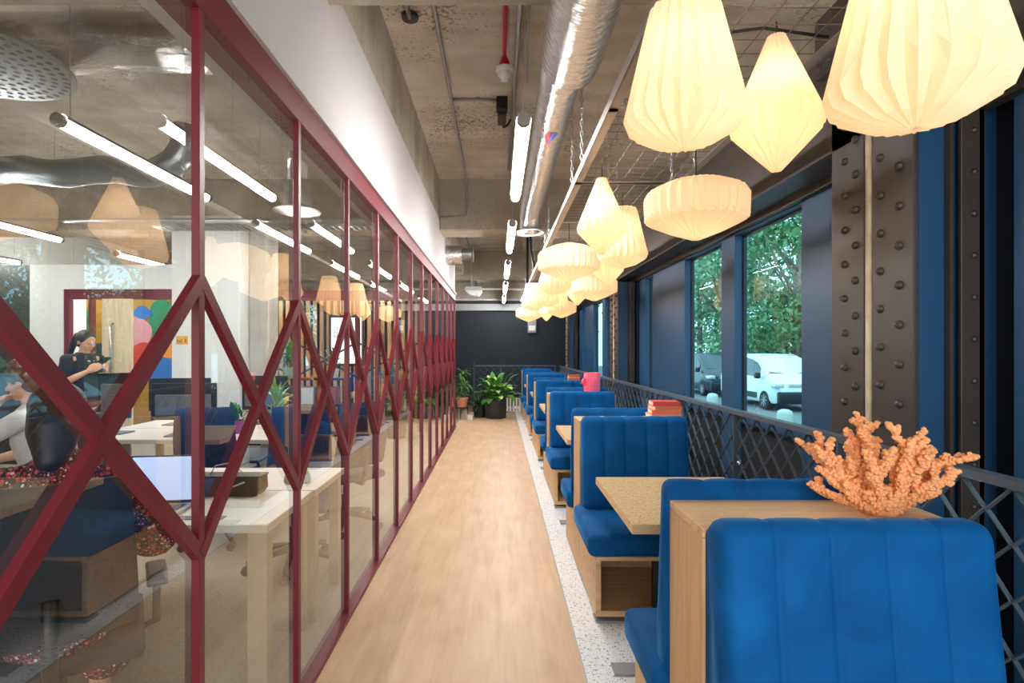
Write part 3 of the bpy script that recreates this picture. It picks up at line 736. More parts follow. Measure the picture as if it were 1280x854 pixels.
# ------------------------------------------------------------------ tube lights
TUBE_Z = 2.767
def make_tube(label, x, y):
    t = thing('tube_light', label, 'light', (x, y, TUBE_Z), 0, 'suspended tube lights')
    L = 1.54
    MB().lathe([(0.026, 0.03), (0.031, 0.04), (0.031, L-0.04), (0.026, L-0.03)], 20, 0, -0.006, axis='y').build('diffuser', 'tube_diffuser', t, smooth=True, angle=A30)
    for a, b in ((0.0, 0.04), (L-0.04, L)): MB().lathe([(0.036, a), (0.038, a+0.003), (0.038, b-0.003), (0.036, b)], 20, axis='y').build('end_cap', 'lamp_body', t, smooth=True, angle=A30)
    h = MB(); R = [[(0.042*math.cos(a), yy, 0.006+0.036*math.sin(a)) for a in [PI*k/10 for k in range(11)]] for yy in (0.03, L-0.03)]
    h.grid(R); h.build('housing', 'lamp_body', t, smooth=True)
    c = MB()
    for yy in (0.1, L-0.1): c.tube([(0, yy, 0.04), (0, yy, SLAB-TUBE_Z if 0 else 3.24-TUBE_Z if any(abs(y+yy-b) < 0.3 for b in (2.48, 8.05, 13.62)) else SLAB-TUBE_Z)], 0.0022, 5)
    c.build('hanger', 'galvanised', t)
    return t
names = ['nearest tube light over the aisle, beside the foil duct', 'second tube light over the aisle', 'third tube light over the aisle', 'fourth tube light over the aisle', 'farthest tube light over the aisle, by the dark wall']
for i in range(5): make_tube(names[i], 0.14, 2.93+2.4*i)
names = ['nearest tube light of the office row beside the glass', 'second tube light of the office row beside the glass', 'third tube light of the office row beside the glass', 'fourth tube light of the office row beside the glass']
for i in range(4): make_tube(names[i], -2.42, 2.93+2.4*i)
names = ['tube light deep in the office, upper left edge of the picture', 'tube light deep in the office in front of the white wall', 'tube light deep in the office, near the slatted wall']
for i in range(3): make_tube(names[i], -5.0, 4.6+2.4*i)
names = ['tube light at the far left of the office, over the standing woman', 'tube light at the far left of the office, above the mural']
for i in range(2): make_tube(names[i], -6.9, 6.2+2.4*i)

# ------------------------------------------------------------------ ducts and ceiling services
def duct_pts(mb, pts, r, n=28, wob=0.0):
    rr = []
    for i in range(len(pts)): rr.append(r*(1+random.uniform(-wob, wob)))
    mb.tube(pts, rr, n)
t = thing('air_duct', 'foil wrapped silver air duct above the aisle ending in a round diffuser', 'duct', (0.355, 3.0, 3.05))
d = MB(); d.lathe([(0.158, -5.5), (0.162, -0.16), (0.155, -0.08), (0.13, -0.05)], 36, 0.035, 0.02, axis='y')
d.build('wide_section', 'foil', t, smooth=True)
d = MB(); pts = [(0.0, y, 0) for y in [-0.12+0.2*k for k in range(14)]]+[(0, 2.66, -0.005), (0, 2.82, -0.03), (0, 2.96, -0.09), (0, 3.04, -0.17), (0, 3.06, -0.20)]
duct_pts(d, pts, 0.117, 30, 0.014); d.build('narrow_section', 'foil', t, smooth=True)
d = MB(); d.lathe([(0.12, 0.03), (0.175, 0.012), (0.18, 0.0), (0.145, 0.004), (0.13, 0.012)], 36, 0, 3.06, cap=False)
d.lathe([(0.085, 0.0), (0.10, 0.010), (0.03, 0.016), (0.001, 0.01)], 30, 0, 3.06, cap=False)
for v in d.bm.verts: v.co.z -= 0.225
d.build('diffuser', 'white_plastic', t, smooth=True)
# the red and blue triangular sticker on the duct
def sticker(name, mat, pts2):
    q = MB(); vs = []
    for (yy, ang) in pts2: vs.append(q.bm.verts.new((0.121*math.sin(ang), yy, -0.121*math.cos(ang))))
    q.bm.faces.new(vs); q.build(name, mat, t)
sticker('sticker', 'sticker_red', [(0.50, -0.62), (0.53, -0.06), (0.74, -0.12)])
sticker('sticker', 'sticker_blue', [(0.53, -0.04), (0.54, 0.12), (0.70, -0.02), (0.74, -0.10)])
sticker('sticker', 'sticker_blue', [(0.54, 0.16), (0.55, 0.36), (0.66, 0.06)])
for yy in (-1.6, 1.2): MB().tube([(0.0, yy, 0.1), (0.0, yy, SLAB-3.05)], 0.004, 5).build('hanger', 'galvanised', t)

t = thing('duct_outlet', 'short silver duct outlet poking out of the white bulkhead far along the aisle', 'duct', (GX, 8.75, 3.05))
MB().lathe([(0.16, -0.05), (0.162, 0.24), (0.16, 0.26)], 30, 0, 0, axis='x').build('duct_body', 'foil', t, smooth=True, angle=A30)
MB().lathe([(0.10, 0.25), (0.10, 0.42), (0.125, 0.43), (0.128, 0.45), (0.09, 0.45)], 26, 0, 0.02, axis='x').build('nozzle', 'spiral_duct', t, smooth=True, angle=A30)
t = thing('duct_outlet', 'small white square ceiling grille box beyond the end of the partition', 'duct', (-0.62, 13.55, 2.97))
mb = MB(); mb.prism([(-0.2, 0.12), (0.2, 0.12), (0.2, 0.0), (0.12, -0.10), (-0.06, -0.10), (-0.2, 0.02)], -0.2, 0.2, 'y'); mb.build('grille_box', 'white_plastic', t)
MB().tube([(0, 0, 0.12), (0, 0, 3.255-2.97)], 0.08, 16).build('neck', 'spiral_duct', t, smooth=True, angle=A30)

tag(MB().tube([(-0.465, 2.75, SLAB-0.02), (-0.465, 7.74, SLAB-0.02), (-0.46, 7.78, 3.9), (-0.46, 7.78, 3.55), (-0.48, 7.78, 3.47), (-0.55, 7.78, 3.44), (-0.85, 7.78, 3.44)], 0.016, 8).build('conduit', 'galvanised', smooth=True), 'thin metal conduit running along the slab and down the concrete beam left of centre', 'pipe')
tag(MB().tube([(-0.45, 5.29, SLAB-0.02), (-0.02, 5.29, SLAB-0.02)], 0.013, 8).build('conduit', 'galvanised', smooth=True), 'short conduit crossing the slab to the black junction box', 'pipe')
tag(MB().tube([(0.16, 2.75, SLAB-0.03), (0.14, 7.3, SLAB-0.03)], 0.020, 8).build('conduit', 'galvanised', smooth=True), 'straight conduit along the slab just left of the foil duct', 'pipe')
tag(MB().tube([(0.22, 2.75, SLAB-0.04), (0.225, 4.2, SLAB-0.04), (0.22, 4.2, 3.6)], 0.009, 8).build('conduit', 'galvanised', smooth=True), 'thinnest conduit beside the foil duct, ending in a drop rod', 'pipe')
tag(MB().tube([(0.46, 7.76, 3.96), (0.46, 7.76, 3.3), (0.47, 7.74, 2.95), (0.53, 7.74, 2.67)], 0.016, 8).build('cable', 'wire_black', smooth=True), 'thick black cable hanging down beside the round duct diffuser', 'cable')
tag(MB().tube([(0.52, 9.6, 3.96), (0.52, 9.6, 2.68)], 0.022, 8).build('cable', 'wire_black', smooth=True), 'black vertical drop pole in the bay beyond the duct diffuser', 'cable')
tag(MB().tube([(-0.84, 13.32, 3.02), (1.7, 13.32, 3.02)], 0.025, 10).build('pipe', 'white_plastic', smooth=True), 'white pipe crossing under the farthest concrete beam', 'pipe')
tag(MB().tube([(-0.72, 9.0, SLAB-0.03), (-0.68, 13.32, SLAB-0.03), (-0.68, 13.33, 3.1)], 0.016, 8).build('conduit', 'galvanised', smooth=True), 'conduit in the far bay beyond the silver duct outlet', 'pipe')
t = thing('smoke_detector', 'white smoke detector on a red pipe under the slab', 'detector', (0.05, 4.4, SLAB))
MB().tube([(0, -1.65, -0.02), (0, -0.05, -0.02), (0, 0, -0.04), (0, 0, -0.14)], 0.016, 10).build('red_pipe', 'red_pipe', t, smooth=True)
MB().lathe([(0.02, -0.08), (0.04, -0.12), (0.05, -0.17)], 16, 0, 0).build('mount', 'red_pipe', t, smooth=True)
MB().lathe([(0.06, -0.17), (0.072, -0.175), (0.072, -0.20), (0.055, -0.21), (0.055, -0.235), (0.035, -0.255), (0.03, -0.275), (0.001, -0.28)], 24).build('detector_head', 'white_plastic', t, smooth=True, angle=A30)
tag(MB().box(-0.29, -0.19, 2.62, 2.72, SLAB-0.12, SLAB-0.001, 0.01, 1).build('junction_box', 'galvanised'), 'small round-cornered junction box at the top edge beside the near concrete beam', 'box')
t = thing('junction_box', 'black box with a short cable fixed under the slab left of the tube light', 'box', (0.035, 5.29, SLAB))
mb = MB(); mb.box(-0.055, 0.055, -0.05, 0.05, -0.13, -0.0, 0.006, 1); mb.build('housing', 'black_plastic', t)
mb = MB(); mb.box(-0.045, 0.045, 0.0, 0.28, -0.16, -0.10, 0.012, 1); mb.build('connector', 'black_plastic', t)
MB().tube([(0, 0.27, -0.13), (0.02, 0.36, -0.14), (0.06, 0.40, -0.10), (0.10, 0.40, -0.03)], 0.012, 8).build('lead', 'black_plastic', t, smooth=True)
t = thing('sprinkler', 'metal hanger rod with a dark round plate at the top edge of the picture', 'pipe', (-0.656, 3.96, SLAB))
MB().tube([(0, -1.2, -0.03), (0, 0.0, -0.03)], 0.018, 10).build('rod', 'galvanised', t, smooth=True)
MB().lathe([(0.06, -0.03), (0.062, -0.02), (0.062, 0)], 24, 0, 0.02).build('plate', 'charcoal', t, smooth=True, angle=A30)
# office ducts
t = thing('acoustic_disc', 'round perforated metal disc hanging in the top left corner', 'panel', (-2.95, 2.95, 3.1))
mb = MB()
def ringdisc():
    R = 0.50; n = 44
    mb.lathe([(0.02, 0), (R-0.02, 0), (R, 0.004), (R, 0.02), (R-0.02, 0.016), (0.02, 0.012)], n, cap=False)
ringdisc(); mb.build('disc', 'spiral_duct', t, smooth=True, angle=A30)
mb = MB()
for q in range(1, 10):
    r = 0.056*q; n = max(6, int(2*PI*r/0.06))
    for k in range(n):
        a = 2*PI*k/n+q*0.3
        if r < 0.47: mb.lathe([(0.017, -0.0015), (0.017, -0.001)], 10, r*math.cos(a), r*math.sin(a))
mb.build('perforations', 'black_steel', t)
MB().tube([(0.15, 0, 0.01), (0.15, 0, 0.888)], 0.003, 6).build('hanger', 'galvanised', t)
tag(MB().tube([(-5.4+0.3*k, 3.35, 3.42+0.01*math.sin(k*2)) for k in range(14)], [0.17*(1+0.02*math.sin(k*5)) for k in range(14)], 28).build('air_duct', 'foil', smooth=True), 'foil wrapped duct crossing the office ceiling at the upper left', 'duct')
t = thing('air_duct', 'grey spiral duct with an elbow in the office ceiling at upper left', 'duct', (-3.2, 5.1, 3.2))
sp = MB(); pts = []; rr = []
for k in range(26):
    pts.append((-2.4+0.092*k, 0, -0.0+0.02*math.sin(k*0.7))); rr.append(0.125 if k % 4 else 0.132)
pts += [(0.02, 0, 0.03), (0.12, 0, 0.09), (0.20, 0, 0.19), (0.24, 0, 0.3), (0.26, 0, 0.42)]; rr += [0.126, 0.126, 0.13, 0.13, 0.135]
sp.tube(pts, rr, 26); sp.build('duct_body', 'spiral_duct', t, smooth=True)
tag(MB().tube([(-8.5, 6.0, 2.95), (-1.3, 6.0, 2.95)], 0.03, 10).build('cable_tray', 'galvanised', smooth=True), 'long white cable pipe crossing the office below the beam', 'pipe')
mb = MB()
for s in (-1, 1): mb.box(-4.2, -1.2, 6.6+s*0.12-0.006, 6.6+s*0.12+0.006, 3.0, 3.06)
for k in range(40): mb.box(-4.2+0.075*k, -4.17+0.075*k, 6.48, 6.72, 3.0, 3.006)
tag(mb.build('cable_tray', 'galvanised'), 'perforated cable tray crossing the office above the tube lights', 'cable tray')
t = thing('ceiling_diffuser', 'round white ceiling diffuser on a silver neck in the office above the tube lights', 'vent', (-2.1, 5.6, 2.95))
MB().lathe([(0.19, 0.0), (0.2, 0.01), (0.14, 0.05), (0.13, 0.3)], 30).build('neck', 'galvanised', t, smooth=True, angle=A30)
MB().lathe([(0.12, -0.004), (0.235, -0.004), (0.24, 0.004), (0.19, 0.012)], 30).build('flange', 'white_plastic', t, smooth=True, angle=A30)
MB().tube([(0, 0, 0.3), (0, 0, SLAB-2.95)], 0.10, 16).build('riser', 'foil', t, smooth=True)

# ------------------------------------------------------------------ plants at the far end
def blade(mb, base, d, L, W, bend, rnd, fold=0.25):
    d = d.normalized(); side = d.cross(Vector((0,0,1)))
    if side.length < 1e-3: side = Vector((1,0,0))
    side.normalize(); cur = base.copy(); rows = []; n = 7; dd = d.copy()
    for k in range(n):
        u = k/(n-1); wd = W*(math.sin(PI*min(1, 0.08+u*0.92))**0.8)*(1.0 if u < 0.98 else 0.1)
        up = side.cross(dd)
        rows.append([cur-side*wd/2+up*abs(wd)*fold, cur.copy(), cur+side*wd/2+up*abs(wd)*fold])
        dd = (dd+Vector((0,0,-bend/n))).normalized(); cur = cur+dd*(L/(n-1))
    mb.grid(rows)
rnd = random.Random(5)
t = thing('potted_plant', 'leafy green plant in a big dark grey pot at the end of the aisle', 'plant', (-0.06, 11.9, 0))
MB().lathe([(0.20, 0), (0.225, 0.02), (0.24, 0.22), (0.235, 0.38), (0.228, 0.41), (0.205, 0.41), (0.20, 0.36), (0.001, 0.36)], 36).build('pot', 'pot_dark', t, smooth=True, angle=math.radians(50))
MB().lathe([(0.2, 0.361), (0.1, 0.372), (0.001, 0.375)], 20, cap=False).build('soil', 'soil', t)
lf, ll, st = MB(), MB(), MB()
for k in range(80):
    a = rnd.uniform(0, 2*PI); el = rnd.uniform(0.15, 1.35); stemL = rnd.uniform(0.12, 0.52)
    d = Vector((math.cos(a)*math.cos(el), math.sin(a)*math.cos(el), math.sin(el)+0.15)).normalized()
    b = Vector((rnd.uniform(-.06,.06), rnd.uniform(-.06,.06), 0.37)); e = b+d*stemL*0.95
    st.tube([b, (b+e)/2+Vector((0,0,0.02)), e], 0.006, 5)
    blade(lf if rnd.random() < 0.72 else ll, e, (d+Vector((0,0,0.1))), rnd.uniform(0.22, 0.33), rnd.uniform(0.12, 0.19), rnd.uniform(0.9, 2.0), rnd, 0.10)
st.build('stem', 'stem', t, smooth=True); lf.build('leaves', 'leaf', t, smooth=True); ll.build('pale_leaves', 'leaf_light', t, smooth=True)
t = thing('potted_plant', 'tall cane plant in a terracotta pot beside the end of the glass partition', 'plant', (-0.80, 11.75, 0.26))
MB().lathe([(0.10, 0), (0.105, 0.01), (0.125, 0.17), (0.14, 0.18), (0.14, 0.21), (0.12, 0.21), (0.115, 0.17), (0.001, 0.16)], 28).build('pot', 'terracotta', t, smooth=True, angle=A30)
st, lf = MB(), MB()
for (dx, dy, h) in ((0, 0, 0.78), (0.05, 0.03, 0.5), (-0.04, 0.02, 0.32)):
    st.tube([(dx*.4, dy*.4, 0.15), (dx, dy, h*0.6), (dx*1.2, dy, h)], 0.014, 8)
    for k in range(26):
        a = rnd.uniform(0, 2*PI); el = rnd.uniform(-0.1, 1.3)
        blade(lf, Vector((dx*1.2, dy, h-rnd.uniform(0, 0.14))), Vector((math.cos(a), math.sin(a), math.sin(el)*1.3)), rnd.uniform(0.2, 0.34), 0.045, rnd.uniform(0.8, 1.8), rnd, 0.15)
st.build('stem', 'bark', t, smooth=True); lf.build('leaves', 'leaf', t, smooth=True)
t = thing('plant_stand', 'low black stand under the terracotta pot', 'stand', (-0.80, 11.75, 0))
MB().lathe([(0.15, 0.245), (0.15, 0.259)], 24).build('stand_top', 'black_steel', t)
for k in range(3):
    a = 2*PI*k/3+0.4; MB().tube([(0.13*math.cos(a), 0.13*math.sin(a), 0.246), (0.15*math.cos(a), 0.15*math.sin(a), 0)], 0.009, 6).build('leg', 'black_steel', t)
t = thing('potted_plant', 'small dark plant in a black planter on the floor by the left plant', 'plant', (-0.42, 12.1, 0))
MB().lathe([(0.13, 0), (0.15, 0.24), (0.14, 0.24), (0.13, 0.2), (0.001, 0.2)], 24).build('pot', 'black_plastic', t, smooth=True, angle=A30)
lf = MB()
for k in range(40):
    a = rnd.uniform(0, 2*PI); el = rnd.uniform(0.3, 1.4)
    blade(lf, Vector((0, 0, 0.2)), Vector((math.cos(a)*math.cos(el), math.sin(a)*math.cos(el), math.sin(el))), rnd.uniform(0.3, 0.62), 0.03, rnd.uniform(0.4, 1.3), rnd, 0.15)
lf.build('leaves', 'leaf_dark', t, smooth=True)
t = thing('floor_pot', 'small white empty pot on the floor under the left plant', 'pot', (-0.62, 11.62, 0))
MB().lathe([(0.06, 0), (0.065, 0.01), (0.068, 0.10), (0.06, 0.10), (0.056, 0.02), (0.001, 0.02)], 24).build('pot', 'white_plastic', t, smooth=True, angle=A30)
t = thing('wall_box', 'pale grey box fixed on the dark far wall above the benches', 'box', (0.90, Y1-0.001, 2.14))
MB().box(-0.11, 0.11, -0.09, 0, -0.17, 0.17, 0.01, 2).build('housing', 'grey_band', t); MB().box(-0.085, 0.085, -0.095, -0.09, -0.11, 0.02, 0.002, 1).build('cover', 'white_plastic', t)

# ------------------------------------------------------------------ office behind the glass: far partitions
mb = MB(); mb.box(-6.12, -5.69, 7.0, 7.4, 0, 2.62); mb.box(-5.69, -4.26, 7.0, 7.2, 2.30, 2.62); 
struct('wall_office_cross', mb, 'office_white')
struct('wall_office_dark', MB().box(-9.0, -6.13, 7.05, 7.2, 0, 2.62), 'charcoal')
struct('wall_office_column', MB().box(-4.24, -3.36, 6.95, 7.55, 0, BEAM, 0.01, 1), 'office_white')
struct('wall_office_post', MB().box(-3.35, -3.12, 7.2, 7.6, 0, BEAM, 0.01, 1), 'column_concrete')
struct('wall_mural', MB().box(-9.0, -4.3, 9.2, 9.3, 0, 2.62), 'mural_ochre')
# mural of plain colour blocks painted on that wall
t = thing('mural', 'mural of bold curved colour shapes on the wall behind the standing woman', 'mural', (-6.6, 9.2, 0))
def blob(name, mat, cx, cz, rx, rz, dy, n=20, wob=0.15, a0=0.0):
    q = MB(); q.bm.faces.new([q.bm.verts.new((cx+rx*math.cos(2*PI*k/n)*(1+wob*math.sin(3*2*PI*k/n+a0)), dy, cz+rz*math.sin(2*PI*k/n)*(1+wob*math.cos(2*2*PI*k/n+a0)))) for k in range(n)]); q.build(name, mat, t)
for (m_, cx, cz, rx, rz_, a0) in (('mural_dark', -0.85, 1.5, 0.36, 0.8, 1), ('mural_green', -0.60, 2.05, 0.17, 0.4, 2), ('mural_red', -0.62, 1.45, 0.27, 0.35, 0.6), ('mural_blue', -0.82, 1.85, 0.15, 0.22, 4), ('mural_pink', -0.74, 1.66, 0.14, 0.06, 3), ('mural_dark', -0.2, 1.3, 0.22, 0.3, 2),
  ('mural_green', 0.90, 2.0, 0.34, 0.34, 2), ('mural_pink', 0.44, 1.80, 0.20, 0.30, 1), ('mural_red', 0.47, 1.42, 0.24, 0.22, 5), ('mural_orange', 0.92, 1.50, 0.26, 0.14, 1), ('mural_blue', 0.85, 1.15, 0.34, 0.2, 3), ('mural_blue', 0.5, 2.15, 0.16, 0.1, 3)):
    MK = globals().get('MK', 0)+1; blob('painted_shape', m_, cx, cz, rx, rz_, -0.003-0.0015*MK, a0=a0)
t = thing('door_frame', 'dark red metal frame and glazing bar over the opening to the mural', 'frame', (-5.0, 7.0, 0))
mb = MB(); mb.box(-0.69, 0.74, 0.02, 0.10, 2.17, 2.30); mb.box(-0.69, -0.63, 0.02, 0.10, 0, 2.17); mb.box(-0.37, -0.33, 0.02, 0.10, 0, 2.17); mb.build('frame', 'red_metal', t)
t = thing('office_door', 'pale wooden office door with a tall steel pull handle', 'door', (-5.03, 6.98, 0))
MB().box(-0.12, 0.26, -0.02, 0.03, 0.01, 2.17, 0.003, 1).build('door_leaf', 'door_wood', t)
MB().tube([(0.03, -0.02, 1.0), (0.03, -0.07, 1.02), (0.03, -0.07, 1.83), (0.03, -0.02, 1.85)], 0.014, 8).build('handle', 'chrome', t, smooth=True)
t = thing('wall_sign', 'small yellow printed sign on the white column', 'sign', (-4.10, 6.95, 1.63))
MB().box(-0.075, 0.075, -0.008, 0, -0.055, 0.055).build('plate', 'yellow_sign', t)
mb = MB(); mb.box(-0.06, -0.045, -0.010, -0.008, -0.03, 0.01); mb.box(-0.03, -0.018, -0.010, -0.008, -0.03, 0.0); mb.box(-0.008, 0.002, -0.010, -0.008, -0.03, 0.015); mb.box(0.04, 0.055, -0.010, -0.008, -0.035, 0.02); mb.build('print', 'sign_print', t)
# slatted timber wall and glass meeting room further back
mb = MB(); mb.box(-5.0, -1.5, 11.12, 11.2, 0, 2.62)
struct('wall_slat_backing', mb, 'black_steel')
t = thing('slat_panel', 'timber slat wall far back in the office around the white screen', 'panel', (-3.2, 11.115, 0))
mb = MB(); k = 0; x = -1.75
while x < 1.7: mb.box(x, x+0.075, -0.05, 0, 0, 2.6); x += 0.14
mb.build('slats', 'slat_wood', t)
t = thing('meeting_room_front', 'far dark red framed glass front with thin crossing bars before the slat wall', 'partition', (-3.2, 9.9, 0))
mb = MB()
for x in (-1.7, -0.55, 0.6, 1.75): mb.box(x-0.04, x+0.04, -0.04, 0.04, 0, 2.6)
mb.box(-1.7, 1.75, -0.04, 0.04, 2.42, 2.6); mb.build('frame', 'red_metal', t)
for a in (-1.7, -0.55, 0.6):
    for s in (0, 1): MB().bar((a, -0.03-0.01*s, 1.65 if s else 1.0), (a+1.15, -0.03-0.01*s, 1.0 if s else 1.65), 0.03, 0.03, (0, 1, 0)).build('diagonal_bar', 'black_steel', t)
t = thing('wall_screen', 'bright white screen with dark capital letters on the slat wall', 'screen', (-3.12, 11.05, 1.70))
MB().box(-0.36, 0.36, -0.05, 0.0, -0.52, 0.52, 0.01, 1).build('screen_frame', 'charcoal', t); MB().box(-0.31, 0.31, -0.053, -0.0505, -0.47, 0.47).build('screen_face', 'screen_white', t)
mb = MB()
for (x, segs) in ((-0.22, 'B'), (-0.10, 'I'), (0.02, 'I'), (0.16, 'N')):
    mb.box(x-0.03, x-0.018, -0.055, -0.053, 0.06, 0.28)
    if segs == 'B':
        mb.box(x+0.03, x+0.042, -0.055, -0.053, 0.07, 0.16); mb.box(x+0.03, x+0.042, -0.055, -0.053, 0.18, 0.27)
        for z in (0.06, 0.165, 0.268): mb.box(x-0.03, x+0.036, -0.055, -0.053, z, z+0.012)
    if segs == 'N':
        mb.box(x+0.045, x+0.057, -0.055, -0.053, 0.06, 0.28); mb.bar((x-0.024, -0.054, 0.275), (x+0.05, -0.054, 0.065), 0.012, 0.002, (0, 1, 0))
mb.build('lettering', 'screen_text', t)

# ------------------------------------------------------------------ desks
def desk(label, x0, x1, y0, y1, legs=True):
    t = thing('desk', label, 'desk', ((x0+x1)/2, (y0+y1)/2, 0), 0, 'white office desks')
    hx, hy = (x1-x0)/2, (y1-y0)/2
    MB().box(-hx, hx, -hy, hy, 0.728, 0.733, 0.001, 1).build('desk_top', 'desk_white', t); MB().box(-hx, hx, -hy, hy, 0.697, 0.7278).build('desk_core', 'desk_edge', t)
    for sx in (-1, 1):
        l = MB(); xx = sx*(hx-0.05); l.box(xx-0.045, xx+0.045, -hy+0.01, -hy+0.07, 0, 0.697, 0.003, 1); l.build('leg', 'desk_leg', t)
        l = MB(); l.box(xx-0.03, xx+0.03, hy-0.07, hy-0.01, 0, 0.697, 0.003, 1); l.build('leg', 'desk_leg', t)
    return t
desk('near white desk behind the glass with an open laptop on it', -2.75, -1.015, 2.355, 2.925)
desk('white desk directly behind the laptop desk, edge beside the glass', -2.75, -1.005, 2.945, 3.50)
desk('white desk further back carrying the grey monitor', -3.75, -1.95, 4.60, 5.25)
desk('white desk of the far group behind the monitor desk', -3.75, -1.95, 5.27, 5.90)
def laptop(label, loc, rz, mat='screen'):
    t = thing('laptop', label, 'laptop', loc, rz)
    MB().box(-0.17, 0.17, -0.12, 0.12, 0, 0.014, 0.004, 1).build('keyboard_base', 'galvanised', t)
    s = MB(); s.box(-0.17, 0.17, -0.006, 0.006, 0, 0.235, 0.003, 1); o = s.build('screen_lid', 'charcoal', t); o.location = (0, 0.12, 0.012); o.rotation_euler = (-0.35, 0, 0)
    q = MB(); q.quad((-0.16, -0.0065, 0.012), (0.16, -0.0065, 0.012), (0.16, -0.0065, 0.226), (-0.16, -0.0065, 0.226)); o2 = q.build('display', mat, o)
    k = MB()
    for r in range(4):
        for c in range(12): k.box(-0.15+c*0.025, -0.13+c*0.025, -0.02+r*0.025, 0.0+r*0.025, 0.014, 0.016)
    k.build('keys', 'black_plastic', t)
laptop('open laptop with a lit pale blue page facing the floral chair', (-1.66, 2.53, 0.733), 0.12)
def monitor(label, loc, rz, w=0.55, h=0.33):
    t = thing('monitor', label, 'monitor', loc, rz)
    MB().box(-0.13, 0.13, -0.10, 0.10, 0, 0.012, 0.004, 1).build('stand_base', 'grey_plastic', t)
    MB().box(-0.045, 0.045, -0.035, -0.010, 0.012, 0.36, 0.005, 1).build('stand_neck', 'grey_plastic', t)
    b = MB(); b.box(-w/2, w/2, -0.008, 0.025, 0.14, 0.14+h, 0.006, 1); b.build('screen_back', 'black_plastic', t)
    b = MB(); b.box(-w/2+0.04, w/2-0.04, -0.022, -0.009, 0.18, 0.14+h-0.10, 0.008, 1); b.build('rear_cover', 'grey_plastic', t)
    MB().quad((-w/2+0.01, 0.026, 0.15), (w/2-0.01, 0.026, 0.15), (w/2-0.01, 0.026, 0.13+h), (-w/2+0.01, 0.026, 0.13+h)).build('display', 'screen', t)
    MB().lathe([(0.014, -0.039), (0.014, -0.0355)], 14, 0, 0.2, axis='y').build('badge', 'mural_blue', t)
    return t
monitor('grey and black monitor seen from behind on its stand, beside the first red post', (-2.84, 4.84, 0.733), 0.15)
monitor('black monitor seen from behind under the standing woman', (-3.55, 4.95, 0.733), 0.0, 0.3, 0.42)
monitor('dark monitor left of the grey one, half hidden by the crossing bars', (-3.30, 5.55, 0.733), 0.05, 0.62, 0.34)
monitor('dark monitor right behind the grey one at its right edge', (-2.45, 5.62, 0.733), -0.1, 0.5, 0.36)
t = thing('desk_box', 'black tapered desk caddy with a white charging lead on the near desk', 'box', (-1.43, 2.86, 0.734))
mb = MB(); mb.prism([(-0.16, 0), (0.16, 0), (0.18, 0.03), (0.175, 0.095), (-0.165, 0.095), (-0.18, 0.03)], -0.05, 0.05, 'y'); mb.build('body', 'leather_brown', t)
MB().box(-0.178, 0.182, -0.055, 0.055, 0.095, 0.105, 0.002, 1).build('rim', 'black_plastic', t)
MB().tube([(-0.02, -0.02, 0.106), (-0.01, -0.056, 0.09), (0.0, -0.058, 0.05), (0.05, -0.058, 0.055), (0.10, -0.056, 0.075)], 0.004, 6).build('charging_lead', 'white_plastic', t, smooth=True)
MB().tube([(-0.11, 0, 0.10), (-0.08, 0, 0.15), (0.0, 0, 0.165), (0.06, 0, 0.12), (0.07, 0, 0.105)], 0.003, 6).build('lead', 'galvanised', t, smooth=True)
t = thing('desk_dome', 'small grey green felt dome on the desk beside the glass', 'speaker', (-1.17, 3.12, 0.734))
MB().lathe([(0.07, 0), (0.075, 0.01), (0.07, 0.04), (0.05, 0.075), (0.02, 0.092), (0.001, 0.095)], 28).build('dome', 'mint', t, smooth=True)
tag(MB().box(-1.95, -1.62, 3.05, 3.30, 0.734, 0.746, 0.002, 1).build('notebook', 'charcoal'), 'dark closed notebook lying on the desk behind the laptop', 'notebook')
tag(MB().box(-2.0, -1.75, 2.70, 2.88, 0.734, 0.736).build('paper_sheet', 'paper'), 'white sheet of paper on the desk right of the laptop', 'paper')
tag(MB().box(-1.55, -1.25, 2.42, 2.47, 0.734, 0.737).build('desk_strip', 'grey_plastic'), 'flat grey ruler strip near the front edge of the near desk', 'ruler')
t = thing('drawer_pedestal', 'white drawer pedestal with a black lock under the monitor desk', 'cabinet', (-2.78, 4.95, 0))
MB().box(-0.20, 0.20, -0.25, 0.25, 0.03, 0.56, 0.004, 1).build('body', 'white_plastic', t)
for k in range(3):
    MB().box(-0.195, 0.195, -0.262, -0.25, 0.05+k*0.17, 0.21+k*0.17, 0.002, 1).build('drawer', 'white_plastic', t)
MB().lathe([(0.012, -0.267), (0.012, -0.262)], 12, 0.12, 0.47, axis='y').build('lock', 'black_plastic', t)
mb = MB(); mb.box(-0.15, -0.12, -0.2, 0.2, 0, 0.03); mb.box(0.12, 0.15, -0.2, 0.2, 0, 0.03); mb.build('foot', 'black_plastic', t)
def desk_plant(label, loc, mat, r, h, ph, leafmat, nl, name='pot_plant'):
    t = thing(name, label, 'plant', loc)
    MB().lathe([(r*0.75, 0), (r*0.8, 0.005), (r, h), (r*0.9, h), (r*0.85, h*0.85), (0.001, h*0.85)], 20).build('pot', mat, t, smooth=True, angle=A30)
    lf = MB()
    for k in range(nl):
        a = rnd.uniform(0, 2*PI); el = rnd.uniform(0.3, 1.4)
        blade(lf, Vector((rnd.uniform(-r,r)*.6, rnd.uniform(-r,r)*.6, h*0.85+rnd.uniform(0, ph*0.5))), Vector((math.cos(a)*math.cos(el), math.sin(a)*math.cos(el), math.sin(el))), rnd.uniform(0.35, 0.6)*ph, 0.03, rnd.uniform(0.4, 1.4), rnd, 0.15)
    lf.build('leaves', leafmat, t, smooth=True)
desk_plant('bushy green plant in a purple pot on the monitor desk', (-2.42, 4.95, 0.734), 'purple_pot', 0.07, 0.12, 0.22, 'leaf', 60)
